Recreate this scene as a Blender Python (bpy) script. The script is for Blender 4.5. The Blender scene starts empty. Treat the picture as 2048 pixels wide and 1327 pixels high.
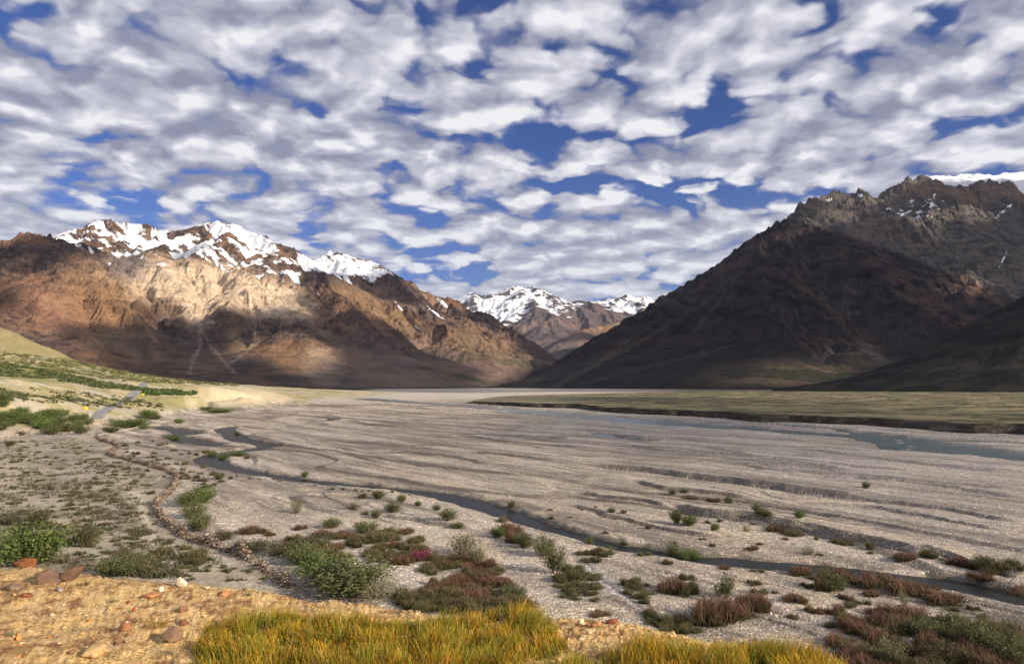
import bpy, math, random
import numpy as np
random.seed(7)
RNG = np.random.default_rng(7)
sc = bpy.context.scene
COL = sc.collection
R = math.radians

# ------------------------------------------------------------------ camera
F = 1400.0                    # focal length in pixels of a 2048 px wide picture
EYE = 16.0
PITCH = math.atan(104.5 / F)
cd = bpy.data.cameras.new("camera"); cam = bpy.data.objects.new("camera", cd); COL.objects.link(cam)
cd.sensor_width = 36; cd.lens = F / 2048 * 36
cd.clip_start = 0.1; cd.clip_end = 90000
cam.location = (0, 0, EYE); cam.rotation_euler = (R(90) + PITCH, 0, 0)
sc.camera = cam
sc.render.resolution_x = 1024; sc.render.resolution_y = 663
sc.view_settings.view_transform = 'Standard'; sc.view_settings.look = 'None'
sc.view_settings.exposure = 0.52; sc.view_settings.gamma = 1.0
CP, SP = math.cos(PITCH), math.sin(PITCH)

SUN_EL = R(22); SUN_DIR = np.array([0.866 * math.cos(SUN_EL), -0.5 * math.cos(SUN_EL), math.sin(SUN_EL)])
sd = bpy.data.lights.new("sun", 'SUN'); sun = bpy.data.objects.new("sun", sd); COL.objects.link(sun)
sd.energy = 5.0; sd.angle = R(0.55); sd.color = (1.0, 0.86, 0.68)
from mathutils import Vector
sun.rotation_euler = Vector(SUN_DIR).to_track_quat('Z', 'Y').to_euler()

# ------------------------------------------------------------------ node helper
class NT:
    def __init__(s, tree): s.t = tree; s.n = tree.nodes; s.l = tree.links
    def new(s, typ, **kw):
        n = s.n.new(typ)
        for k, v in kw.items():
            if k == 'ins':
                for a, b in v.items(): s.put(n.inputs[a], b)
            else: setattr(n, k, v)
        return n
    def put(s, sock, v):
        if isinstance(v, bpy.types.NodeSocket): s.l.new(v, sock)
        else: sock.default_value = v
    def m(s, op, a, b=None, c=None, clamp=False):
        n = s.n.new('ShaderNodeMath'); n.operation = op; n.use_clamp = clamp
        s.put(n.inputs[0], a)
        if b is not None: s.put(n.inputs[1], b)
        if c is not None: s.put(n.inputs[2], c)
        return n.outputs[0]
    def vm(s, op, a, b=None, sc_=None):
        n = s.n.new('ShaderNodeVectorMath'); n.operation = op
        s.put(n.inputs[0], a)
        if b is not None: s.put(n.inputs[1], b)
        if sc_ is not None: s.put(n.inputs['Scale'], sc_)
        return n.outputs[0]
    def noise(s, vec, scale, detail=4, rough=.55, dist=0, lac=2.0, dim='3D'):
        n = s.n.new('ShaderNodeTexNoise'); n.noise_dimensions = dim; s.put(n.inputs['Vector'], vec)
        for k, v in (('Scale', scale), ('Detail', detail), ('Roughness', rough), ('Distortion', dist), ('Lacunarity', lac)): s.put(n.inputs[k], v)
        return n.outputs['Fac']
    def voro(s, vec, scale, feature='F1', out='Distance', rand=1.0):
        n = s.n.new('ShaderNodeTexVoronoi'); n.feature = feature; s.put(n.inputs['Vector'], vec)
        n.inputs['Scale'].default_value = scale; n.inputs['Randomness'].default_value = rand
        return n.outputs[out]
    def ss(s, x, a, b, lo=0., hi=1.):
        n = s.n.new('ShaderNodeMapRange'); n.interpolation_type = 'SMOOTHSTEP'
        s.put(n.inputs['Value'], x); n.inputs['From Min'].default_value = a; n.inputs['From Max'].default_value = b
        n.inputs['To Min'].default_value = lo; n.inputs['To Max'].default_value = hi
        return n.outputs[0]
    def mix(s, f, a, b, mode='MIX'):
        n = s.n.new('ShaderNodeMix'); n.data_type = 'RGBA'; n.blend_type = mode; n.clamp_factor = True
        s.put(n.inputs[0], f); s.put(n.inputs[6], a); s.put(n.inputs[7], b)
        return n.outputs[2]
    def ramp(s, f, stops):
        n = s.n.new('ShaderNodeValToRGB'); s.put(n.inputs[0], f); e = n.color_ramp.elements
        while len(e) < len(stops): e.new(0.5)
        for i, (p, c) in enumerate(stops): e[i].position = p; e[i].color = (*c, 1)
        return n.outputs[0]
def rgb(c): return (c[0], c[1], c[2], 1.0)

# ------------------------------------------------------------------ sky: Nishita blue with a broken altocumulus deck
def pix_dir(px, py):
    px = np.asarray(px, float); py = np.asarray(py, float)
    a = (px - 1024) / F; b = -(py - 663.5) / F
    return a, CP - b * SP, SP + b * CP      # x, y (forward), z
def at(px, py, Y):
    x, y, z = pix_dir(px, py)
    return x / y * Y, Y + 0 * x, EYE + z / y * Y
def to_pix(X, Y, Z):
    z = Z - EYE; fy = Y * CP + z * SP; fz = -Y * SP + z * CP
    return 1024 + F * X / fy, 663.5 - F * fz / fy

world = bpy.data.worlds.new("World"); sc.world = world; world.use_nodes = True
W = NT(world.node_tree); W.n.clear()
tc = W.new('ShaderNodeTexCoord').outputs['Generated']
sky = W.new('ShaderNodeTexSky', sky_type='NISHITA', sun_disc=False, sun_elevation=SUN_EL,
            sun_rotation=math.atan2(SUN_DIR[0], SUN_DIR[1]), altitude=4000, air_density=1.0, dust_density=0.3, ozone_density=3.0)
sep = W.new('ShaderNodeSeparateXYZ', ins={0: tc})
CC = 0.22
zc = W.m('MAXIMUM', W.m('ADD', sep.outputs[2], CC), 0.06)      # the deck curves down towards the horizon and has depth
P = W.new('ShaderNodeCombineXYZ', ins={0: W.m('DIVIDE', sep.outputs[0], zc), 1: W.m('DIVIDE', sep.outputs[1], zc), 2: 0.0}).outputs[0]
def cloud_p(px, py):
    x, y, z = pix_dir(px, py); n = math.sqrt(x*x+y*y+z*z); return x / n / (z / n + CC), y / n / (z / n + CC)
# openings and thick places of the deck: (x, y, half width in pixels, half height, strength)
GAPS = [(620,235,75,28,1.0),(1105,100,30,22,.9),(1450,235,60,60,.8),(1370,160,45,50,.7),(1560,180,60,30,.8),(1330,375,150,26,1.2),(1540,405,150,26,1.1),(1180,375,110,18,.8),(210,405,120,26,1.1),
        (830,215,35,18,.6),(600,130,50,20,.6),(1180,275,40,22,.6),(1940,250,80,24,1.0),(1870,30,35,30,.8),(1980,90,50,20,.6),(110,20,60,16,.8),(870,525,70,36,.9),(620,490,60,22,.5),(500,395,80,14,.5),(1000,335,60,14,.5),(930,555,80,22,.4)]
FILL = [(1640,300,160,60,.6),(420,320,260,50,.4),(950,480,260,40,.4),(1430,490,160,50,.5),(300,200,300,100,.3),(1850,170,150,80,.3),(1200,200,100,60,.3),(60,440,90,26,.5),(1350,310,90,22,.4)]
def deck(v):
    warp = W.new('ShaderNodeTexNoise', noise_dimensions='2D', ins={'Vector': v, 'Scale': 3.2, 'Detail': 4.0, 'Roughness': .6}).outputs['Color']
    v2 = W.vm('ADD', v, W.vm('SCALE', W.vm('SUBTRACT', warp, (.5, .5, .5)), sc_=0.20))
    rot = W.new('ShaderNodeMapping', ins={'Vector': v2}); rot.inputs['Rotation'].default_value = (0, 0, R(-20)); rot.inputs['Scale'].default_value = (.9, 1.0, 1)
    vo = W.new('ShaderNodeTexVoronoi', feature='SMOOTH_F1', voronoi_dimensions='2D', ins={'Vector': rot.outputs[0], 'Scale': 7.0, 'Smoothness': 0.40, 'Detail': 2.0, 'Roughness': .45})
    cell = W.m('SUBTRACT', 0.60, vo.outputs['Distance'])
    big = W.noise(v, 1.4, 3, .5, dim='2D')
    fine = W.noise(rot.outputs[0], 15.0, 6, .58, .1, dim='2D')
    d = W.m('ADD', W.m('MULTIPLY', cell, 1.15), W.m('ADD', W.m('MULTIPLY', W.m('SUBTRACT', big, .5), 1.0), W.m('MULTIPLY', W.m('SUBTRACT', fine, .5), 0.30)))
    return d, cell
P0 = W.vm('ADD', P, (3.1, 1.7, 0))
dens, cell = deck(P0)
dup, cellup = deck(W.vm('ADD', W.vm('ADD', W.vm('SCALE', P, sc_=1.04), (3.1, 1.7, 0)), (.02, 0, 0)))
lit = W.m('ADD', W.m('MULTIPLY', W.m('SUBTRACT', dens, dup), .45), W.m('MULTIPLY', W.m('SUBTRACT', cell, cellup), .45))
for (gx, gy, rx, ry, ga), sgn in [(g, -1) for g in GAPS] + [(g, 1) for g in FILL]:
    cx, cy = cloud_p(gx, gy); ex, ey = cloud_p(gx + rx, gy); ux_, uy_ = cloud_p(gx, gy - ry)
    u = np.array([ex - cx, ey - cy]); v = np.array([ux_ - cx, uy_ - cy]); Mi = np.linalg.inv(np.array([[u[0], v[0]], [u[1], v[1]]]))
    dd = W.vm('SUBTRACT', P, (float(cx), float(cy), 0))
    q = W.new('ShaderNodeCombineXYZ', ins={0: W.new('ShaderNodeVectorMath', operation='DOT_PRODUCT', ins={0: dd, 1: (float(Mi[0,0]), float(Mi[0,1]), 0)}).outputs['Value'],
        1: W.new('ShaderNodeVectorMath', operation='DOT_PRODUCT', ins={0: dd, 1: (float(Mi[1,0]), float(Mi[1,1]), 0)}).outputs['Value']}).outputs[0]
    ln = W.new('ShaderNodeVectorMath', operation='LENGTH', ins={0: q}).outputs['Value']
    dens = W.m('ADD', dens, W.m('MULTIPLY', W.ss(ln, .1, 1.7, 1, 0), ga * sgn * .40))
dens = W.m('ADD', dens, .50)
cover = W.ss(dens, -.06, .32)
shade = W.m('ADD', W.m('ADD', W.m('MULTIPLY', lit, 1.0), W.m('MULTIPLY', cell, .8)), W.ss(dens, .0, 1.0, .60, .34), clamp=True)
ccol = W.ramp(shade, [(0.0, (.24, .25, .33)), (.3, (.35, .355, .435)), (.55, (.47, .47, .54)), (.78, (.60, .60, .655)), (1.0, (.76, .755, .775))])
el = sep.outputs[2]
skyb = W.mix(1.0, sky.outputs[0], (0.48, 0.60, 0.93, 1), 'MULTIPLY')
hz = W.ss(el, -.02, .35, .75, 0.)
skyb = W.mix(hz, skyb, (1.4, 2.1, 4.0, 1))
ccol = W.mix(W.ss(el, .02, .28, .6, 0.), ccol, (.60, .63, .70, 1))
cl10 = W.vm('SCALE', ccol, sc_=10.0)
fin = W.mix(W.m('MULTIPLY', cover, .97), skyb, cl10)
# below the horizon: dull ground light
fin = W.mix(W.ss(el, -.06, -.01, 1, 0), fin, (1.2, 1.15, 1.1, 1))
bg = W.new('ShaderNodeBackground', ins={'Color': fin, 'Strength': 0.086})
wo = W.new('ShaderNodeOutputWorld'); W.l.new(bg.outputs[0], wo.inputs[0])
world.cycles.sampling_method = 'MANUAL'; world.cycles.sample_map_resolution = 512

# ------------------------------------------------------------------ numpy noise
_p = RNG.permutation(256); PERM = np.concatenate([_p, _p])
_a = RNG.random(256) * 2 * np.pi; GX, GY = np.cos(_a).astype('f4'), np.sin(_a).astype('f4')
HR = RNG.random((2, 256)).astype('f4')
def _h(ix, iy, s): return PERM[(PERM[(ix + s * 37) & 255] + iy) & 255]
def pn(x, y, s=0):
    x = np.asarray(x, 'f8'); y = np.asarray(y, 'f8')
    ix = np.floor(x).astype('i8'); iy = np.floor(y).astype('i8'); fx = x - ix; fy = y - iy
    u = fx*fx*fx*(fx*(fx*6-15)+10); v = fy*fy*fy*(fy*(fy*6-15)+10)
    def g(a, b):
        h = _h(ix + a, iy + b, s); return GX[h] * (fx - a) + GY[h] * (fy - b)
    return 1.5 * ((g(0,0)*(1-u) + g(1,0)*u) * (1-v) + (g(0,1)*(1-u) + g(1,1)*u) * v)
def fbm(x, y, o=4, s=0, gain=.5):
    r = 0; a = 1.
    for i in range(o):
        r = r + a * pn(x + i*17.3, y - i*9.1, s + i); x = x*2.03; y = y*2.03; a *= gain
    return r
def ridged(x, y, o=4, s=0, gain=.5):
    r = 0; a = 1.; t = 0
    for i in range(o):
        r = r + a * (1 - np.abs(pn(x + i*13.7, y + i*5.3, s + i)) * 2); t += a; x = x*2.1; y = y*2.1; a *= gain
    return r / t
def sstep(x, a, b):
    t = np.clip((x - a) / (b - a), 0, 1); return t * t * (3 - 2 * t)
def erode(x, y, gx, gy, wl, octs=5, gain=.47, branch=1.1):
    """gullies that run down the slope (gx, gy), first wavelength wl; returns height in about -1..1 and derivatives"""
    g = np.sqrt(gx*gx + gy*gy) + 1e-6
    k = np.minimum(1, g / .25)
    dx0, dy0 = gy / g * k, -gx / g * k
    H = np.zeros_like(x); DX = np.zeros_like(x); DY = np.zeros_like(x); a = 1.; f = 1. / wl; tot = 0
    for o in range(octs):
        dx = dx0 + DY * branch; dy = dy0 - DX * branch
        px, py = x * f, y * f
        ix = np.floor(px).astype('i8'); iy = np.floor(py).astype('i8'); fx = px - ix; fy = py - iy
        va = 0; vx = 0; vy = 0; wt = 1e-6
        for i in range(-1, 3):
            for j in range(-1, 3):
                h = _h(ix - i, iy - j, o + 3)
                qx = fx + i - HR[0][h] * .7 - .15; qy = fy + j - HR[1][h] * .7 - .15
                w = np.exp(-(qx*qx + qy*qy) * 2); m = (qx * dx + qy * dy) * 2 * np.pi
                s_ = -np.sin(m) * w
                va = va + np.cos(m) * w; vx = vx + s_ * dx; vy = vy + s_ * dy; wt = wt + w
        H += a * va / wt; DX += a * vx / wt; DY += a * vy / wt; tot += a
        a *= gain; f *= 2.0
    return H / tot * k, DX, DY

# ------------------------------------------------------------------ height maps from surveyed lines (membrane between ridges, gullies and feet)
class HMap:
    def __init__(s, x0, x1, y0, y1, cell, lines, outside=0.0, crests=(), slope=.7):
        s.x0, s.y0, s.c = x0, y0, cell
        s.nx = int((x1 - x0) / cell) + 1; s.ny = int((y1 - y0) / cell) + 1
        V = np.zeros((s.ny, s.nx)); N = np.zeros((s.ny, s.nx))
        for ln in lines:
            P_ = np.array(ln, float)
            for a, b in zip(P_[:-1], P_[1:]):
                n = int(np.hypot(*(b - a)[:2]) / cell * 2) + 2
                q = a + (b - a) * np.linspace(0, 1, n)[:, None]
                i = ((q[:, 0] - x0) / cell).round().astype(int); j = ((q[:, 1] - y0) / cell).round().astype(int)
                ok = (i >= 0) & (i < s.nx) & (j >= 0) & (j < s.ny)
                np.add.at(V, (j[ok], i[ok]), q[ok, 2]); np.add.at(N, (j[ok], i[ok]), 1)
        if outside is not None:
            for sl in ((0, slice(None)), (-1, slice(None)), (slice(None), 0), (slice(None), -1)):
                e = N[sl] == 0; V[sl] = np.where(e, outside, V[sl]); N[sl] = np.where(e, 1, N[sl])
        s.Z = s.solve(V, N)
        if crests:      # straight scree slopes fall away from every crest
            K = np.full(V.shape, -1e9)
            for ln in crests:
                P_ = np.array(ln, float)
                for a, b in zip(P_[:-1], P_[1:]):
                    n = int(np.hypot(*(b - a)[:2]) / cell * 2) + 2; q = a + (b - a) * np.linspace(0, 1, n)[:, None]
                    i = ((q[:, 0] - x0) / cell).round().astype(int); j = ((q[:, 1] - y0) / cell).round().astype(int)
                    ok = (i >= 0) & (i < s.nx) & (j >= 0) & (j < s.ny); np.maximum.at(K, (j[ok], i[ok]), q[ok, 2])
            d = slope * cell
            for it in range(55):
                B = np.pad(K, 1, mode='edge'); m = np.maximum.reduce([B[:-2,1:-1], B[2:,1:-1], B[1:-1,:-2], B[1:-1,2:]]) - d
                m2 = np.maximum.reduce([B[:-2,:-2], B[2:,2:], B[2:,:-2], B[:-2,2:]]) - d * 1.414; K = np.maximum.reduce([K, m, m2])
            s.Z = s.blur(np.maximum(s.Z, K), 1)
        s.gy, s.gx = np.gradient(s.blur(s.Z, 3), cell)
    def blur(s, A, n):
        for _ in range(n):
            B = np.pad(A, 1, mode='edge'); A = (B[1:-1,1:-1]*2 + B[:-2,1:-1] + B[2:,1:-1] + B[1:-1,:-2] + B[1:-1,2:]) / 6
        return A
    def solve(s, V, N):
        ny, nx = V.shape
        if min(ny, nx) > 24:
            py, px = ny % 2, nx % 2
            V2 = np.pad(V, ((0, py), (0, px))); N2 = np.pad(N, ((0, py), (0, px)))
            V2 = V2.reshape(V2.shape[0]//2, 2, -1, 2).sum((1, 3)); N2 = N2.reshape(N2.shape[0]//2, 2, -1, 2).sum((1, 3))
            Z = s.solve(V2, N2).repeat(2, 0).repeat(2, 1)[:ny, :nx]
        else: Z = np.full(V.shape, V.sum() / max(N.sum(), 1))
        fix = N > 0; val = np.where(fix, V / np.maximum(N, 1), 0)
        for _ in range(70 if nx > 24 else 400):
            Z = np.where(fix, val, Z); B = np.pad(Z, 1, mode='edge')
            Z = (B[:-2,1:-1] + B[2:,1:-1] + B[1:-1,:-2] + B[1:-1,2:]) / 4
        return np.where(fix, val, Z)
    def sample(s, A, X, Y):
        u = np.clip((X - s.x0) / s.c, 0, s.nx - 1.001); v = np.clip((Y - s.y0) / s.c, 0, s.ny - 1.001)
        i = u.astype(int); j = v.astype(int); u = u - i; v = v - j
        return (A[j,i]*(1-u) + A[j,i+1]*u)*(1-v) + (A[j+1,i]*(1-u) + A[j+1,i+1]*u)*v
def L3(*pts):      # (px, py, Y) surveyed from the camera -> world x, y, z
    return [tuple(float(q) for q in at(*p)) for p in pts]
def jag(line, amp, step, seed):      # rough up a crest
    P_ = np.array(line); out = []
    for a, b in zip(P_[:-1], P_[1:]):
        n = max(1, int(np.hypot(*(b - a)[:2]) / step))
        for k in range(n): out.append(a + (b - a) * k / n)
    out.append(P_[-1]); out = np.array(out)
    t = np.cumsum(np.r_[0, np.hypot(np.diff(out[:, 0]), np.diff(out[:, 1]))])
    out[:, 2] += amp * fbm(t / (step * 4), t * 0 + seed, 4, seed, .6)
    return [tuple(q) for q in out]

# ------------------------------------------------------------------ mesh helpers
def mesh_obj(name, verts, faces, mat=None, parent=None, smooth=True, attrs=None, mats=None, fmat=None):
    me = bpy.data.meshes.new(name)
    verts = np.asarray(verts, 'f4'); faces = np.asarray(faces, 'i4')
    k = faces.shape[1]
    me.vertices.add(len(verts)); me.vertices.foreach_set('co', verts.ravel())
    me.loops.add(faces.size); me.loops.foreach_set('vertex_index', faces.ravel())
    me.polygons.add(len(faces)); me.polygons.foreach_set('loop_start', np.arange(len(faces), dtype='i4') * k)
    me.polygons.foreach_set('loop_total', np.full(len(faces), k, 'i4'))
    if smooth: me.polygons.foreach_set('use_smooth', np.ones(len(faces), bool))
    if attrs:
        for an, av in attrs.items():
            av = np.asarray(av, 'f4')
            if av.ndim == 2:
                a = me.attributes.new(an, 'FLOAT_COLOR', 'POINT'); a.data.foreach_set('color', np.c_[av, np.ones(len(av))].astype('f4').ravel())
            else:
                a = me.attributes.new(an, 'FLOAT', 'POINT'); a.data.foreach_set('value', av)
    me.update(calc_edges=True)
    if mat: me.materials.append(mat)
    o = bpy.data.objects.new(name, me); COL.objects.link(o)
    if parent: o.parent = parent
    return o
def grid_faces(nr, nc):
    i = np.arange((nr - 1) * (nc - 1)); r = i // (nc - 1); c = i % (nc - 1); a = r * nc + c
    return np.stack([a, a + 1, a + nc + 1, a + nc], 1)
def grid_obj(name, X, Y, Z, mat, attrs=None):
    nr, nc = X.shape
    at_ = {k: (v.reshape(-1, 3) if v.ndim == 3 else v.ravel()) for k, v in (attrs or {}).items()}
    return mesh_obj(name, np.stack([X.ravel(), Y.ravel(), Z.ravel()], 1), grid_faces(nr, nc), mat, attrs=at_)
def tag(o, label=None, cat=None, group=None, kind=None):
    if label: o['label'] = label
    if cat: o['category'] = cat
    if group: o['group'] = group
    if kind: o['kind'] = kind
    return o
def structure(o, label, cat='terrain'): return tag(o, label, cat, kind='structure')
def mixc(a, b, t): return a + (np.asarray(b) - a) * t[..., None]
def colr(shape, c): return np.zeros(shape + (3,)) + np.array(c)

# ------------------------------------------------------------------ materials
def mat_new(name):
    m = bpy.data.materials.new(name); m.use_nodes = True; T = NT(m.node_tree); T.n.clear()
    b = T.new('ShaderNodeBsdfPrincipled'); o = T.new('ShaderNodeOutputMaterial'); T.l.new(b.outputs[0], o.inputs[0])
    b.inputs['Specular IOR Level'].default_value = 0.2
    return m, T, b
def attr(T, n, fac=False): return T.new('ShaderNodeAttribute', attribute_name=n).outputs['Fac' if fac else 'Color']
def bump(T, h, dist, strength=1., nrm=None):
    b = T.new('ShaderNodeBump', ins={'Height': h, 'Distance': dist, 'Strength': strength})
    if nrm is not None: T.l.new(nrm, b.inputs['Normal'])
    return b.outputs[0]
def rock_mat(name, unit, bumpd, tilt=.12, contrast=.55):
    m, T, b = mat_new(name); g = T.new('ShaderNodeNewGeometry'); pos = g.outputs['Position']
    c = attr(T, 'col'); snow = attr(T, 'snow', True)
    mp = T.new('ShaderNodeMapping', ins={'Vector': pos}); mp.inputs['Rotation'].default_value = (tilt, -tilt * 1.6, 0); mp.inputs['Scale'].default_value = (.25, .25, 2.2)
    strata = T.noise(mp.outputs[0], unit * .9, 4, .6, .4)
    n1 = T.noise(pos, unit * 3, 6, .65); n2 = T.noise(pos, unit * .8, 5, .6)
    k = T.m('ADD', T.m('MULTIPLY', T.m('SUBTRACT', n1, .5), contrast * 1.3), T.m('ADD', T.m('MULTIPLY', T.m('SUBTRACT', strata, .5), contrast * 1.2), T.m('MULTIPLY_ADD', T.m('SUBTRACT', n2, .5), contrast, 1.0)))
    rockc = T.vm('SCALE', c, sc_=k)
    sm = T.ss(T.m('ADD', snow, T.m('MULTIPLY', T.m('SUBTRACT', n1, .5), .5)), .44, .56)
    T.put(b.inputs['Base Color'], T.mix(sm, rockc, (.80, .82, .86, 1)))
    b.inputs['Roughness'].default_value = .95; b.inputs['Specular IOR Level'].default_value = .08
    hgt = T.m('ADD', T.m('MULTIPLY', n1, 1.0), T.m('MULTIPLY', strata, .8))
    T.put(b.inputs['Normal'], bump(T, T.m('MULTIPLY', hgt, T.m('SUBTRACT', 1.0, T.m('MULTIPLY', sm, .8))), bumpd))
    return m

# ------------------------------------------------------------------ mountains
SHADE_PTS = []      # sampled terrain points, for shaping the shadow casting cloud sheet
AX_P = [(-1224, 1500), (-700, 2000), (-530, 2300), (-239, 2700), (-57, 3300), (72, 3900), (192, 4400), (310, 4850), (420, 5600), (600, 7500), (800, 9600)]
def side_w(X, Y, s=60.): return sstep(X - np.interp(Y, [b for a, b in AX_P], [a for a, b in AX_P]), -s, s)
def mountain(name, hm, px0, px1, ncol, rs, fn, mat, label):
    pxs = np.linspace(px0, px1, ncol); tx = (pxs - 1024) / F / CP
    Yg = np.asarray(rs)[:, None] + 0 * tx[None, :]; Xg = Yg * tx[None, :]
    base = hm.sample(hm.Z, Xg, Yg); gx = hm.sample(hm.gx, Xg, Yg); gy = hm.sample(hm.gy, Xg, Yg)
    Z, col, snow = fn(Xg, Yg, base, gx, gy)
    SHADE_PTS.append((Xg[::3, ::3].ravel(), Yg[::3, ::3].ravel(), Z[::3, ::3].ravel()))
    o = grid_obj(name, Xg, Yg, Z, mat, {'col': col, 'snow': snow})
    return structure(o, label, 'mountain')

lines_main = [
    # left range: crest and spurs
    jag(L3((-200,500,4300),(-60,482,4200),(0,478,4200),(45,468,4200),(75,476,4250),(110,486,4250),(150,500,4100),(200,528,3900),(255,560,3700),(262,600,3450),(300,660,3000),(350,715,2500)),8,60,2),
    L3((45,474,4200),(110,560,3500),(170,620,3000),(215,690,2500)),
    L3((-60,482,4200),(-40,600,3100),(40,640,2700),(90,690,2300)),
    jag(L3((60,498,5300),(110,477,5250),(170,465,5300),(205,450,5350),(232,443,5400),(262,448,5350),(290,452,5300),(330,466,5350)),5,60,3),
    jag(L3((330,466,5350),(380,454,5400),(420,446,5350),(470,452,5300),(500,466,5200),(540,488,5100),(575,508,5000),(610,524,4900),(640,548,4650),(690,596,4350),(740,645,3950),(800,695,3500),(880,745,3000)),7,60,5),
    L3((435,449,5300),(400,505,4800),(440,548,4400),(520,592,4000),(590,650,3500),(640,700,3000),(690,742,2600)),
    L3((232,443,5400),(265,505,4900),(285,530,4600),(330,560,4300),(370,620,3600),(385,670,3100)),
    L3((560,560,4600),(620,600,4200),(680,655,3700),(760,712,3100),(830,752,2700)),
    L3((330,466,5350),(345,520,4800),(390,575,4200),(397,640,3500),(420,700,2900),(450,750,2350)),      # gully
    L3((230,512,4750),(258,555,4150),(240,600,3800),(310,690,3050),(330,735,2500)),
    L3((620,535,5200),(700,615,4700),(790,680,4100),(900,740,3400),(960,768,3000)),     # gully between the two ranges
    # second range behind
    jag(L3((590,545,6200),(612,514,6200),(650,508,6250),(700,508,6300),(745,514,6200),(775,535,6100),(800,552,6100),(840,578,6000),(870,593,6000),(905,600,5900),(955,622,5700),(1000,648,5500),(1050,680,5200),(1090,706,5000),(1112,726,4800)),14,70,9),
    L3((750,520,6200),(800,585,5400),(870,645,4700),(950,700,4100),(1020,745,3600)),
    L3((905,602,5900),(960,655,5200),(1030,705,4600),(1075,735,4200)),
    L3((860,596,6000),(900,640,5400),(980,690,4700),(1050,738,4000)),
    # valley foot, left and right
    L3((-300,776,1900),(400,776,2050),(700,777,2300),(900,776,2700),(1000,775,3300),(1050,770,3900),(1085,745,4400),(1112,729,4850)),
    L3((-300,776,1850),(400,777,2000),(700,778,2250),(900,777,2600),(980,777,2900),(1000,777,2800),(1150,779,2500),(1350,781,2250),(1550,783,2000),(1800,784,1950),(2300,784,1900)),
    # right mountain: left-hand ridge, apex, brown cliff top
    jag(L3((1000,777,2950),(1060,752,3400),(1120,720,3900),(1180,688,4300),(1250,644,4400),(1330,590,4400),(1400,546,4300),(1480,494,4250),(1540,462,4200),(1590,446,4200),(1650,462,4100),(1720,486,4000),(1800,515,3950),(1880,545,3850),(1960,580,3750),(2030,612,3700),(2150,650,3600)),10,70,12),
    L3((1590,446,4200),(1600,520,3800),(1570,590,3400),(1500,660,3000),(1430,735,2450),(1400,770,2150)),
    L3((1480,494,4250),(1440,580,3800),(1350,680,3300),(1270,750,2700)),
    L3((1720,486,4000),(1740,580,3600),(1790,660,3100),(1850,730,2500)),
    L3((1650,500,3950),(1640,590,3550),(1700,670,3050),(1770,725,2500),(1800,760,2200)),     # gully
    L3((1880,545,3850),(1900,620,3400),(1960,680,3000),(2030,740,2300)),
    L3((1600,440,4350),(1700,474,4250),(1800,505,4150),(1900,530,4100),(2000,560,4000),(2150,600,3950)),   # bench behind the cliff
    # upper tier
    jag(L3((1540,455,4450),(1590,424,4500),(1606,407,4600),(1650,400,4700),(1684,385,4750),(1715,389,4800),(1760,402,4900)),12,40,14),
    L3((1700,395,4750),(1790,425,4600),(1850,465,4450)),
    L3((1760,402,4950),(1778,386,5150),(1800,362,5200),(1850,360,5250),(1900,362,5300),(1960,366,5350),(2048,372,5400),(2200,380,5400)),   # cliff rim
    L3((1760,420,5000),(1790,395,5080),(1850,394,5130),(1900,402,5180),(1960,406,5230),(2048,412,5280),(2200,420,5280)),   # cliff foot
    jag(L3((1775,378,5500),(1830,357,5800),(1900,351,6200),(1980,348,6400),(2048,342,6500),(2200,335,6500)),4,200,15),
    L3((1500,800,9500),(2600,800,9500)),
]
CREST = [ln for ln in lines_main if len(ln) > 30]
lines_main += [L3((1112,729,4850),(1116,731,5600),(1118,732,7000),(1118,734,9500)), L3((1116,729,5200),(1060,720,6400),(950,700,7600)), L3((1118,730,5400),(1300,710,6400),(1500,690,7500)),
    L3((1050,715,5900),(1118,731,6200),(1200,722,6000))]
HM = HMap(-5200, 6400, 1500, 9600, 30, lines_main, 0.0, CREST, .72)

def dist_poly(X, Y, P_, W_=None):
    """distance to polyline; with widths gives distance minus half width"""
    d = np.full(X.shape, 1e9)
    for k in range(len(P_) - 1):
        a, b = P_[k], P_[k+1]; ab = b - a; L2 = (ab**2).sum() + 1e-9
        t = np.clip(((X - a[0]) * ab[0] + (Y - a[1]) * ab[1]) / L2, 0, 1)
        q = np.hypot(X - a[0] - t * ab[0], Y - a[1] - t * ab[1])
        if W_ is not None: q = q - (W_[k] * (1 - t) + W_[k+1] * t)
        d = np.minimum(d, q)
    return d
def line_y(px, pts):
    p = np.array(pts, float); return np.interp(px, p[:, 0], p[:, 1])
def blob(px, py, cx, cy, rx, ry, rot=0, soft=.6):
    a = R(rot); dx = px - cx; dy = py - cy; u = (dx*math.cos(a) + dy*math.sin(a)) / rx; v = (-dx*math.sin(a) + dy*math.cos(a)) / ry
    return 1 - sstep(np.sqrt(u*u + v*v), 1 - soft, 1 + soft)

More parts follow.
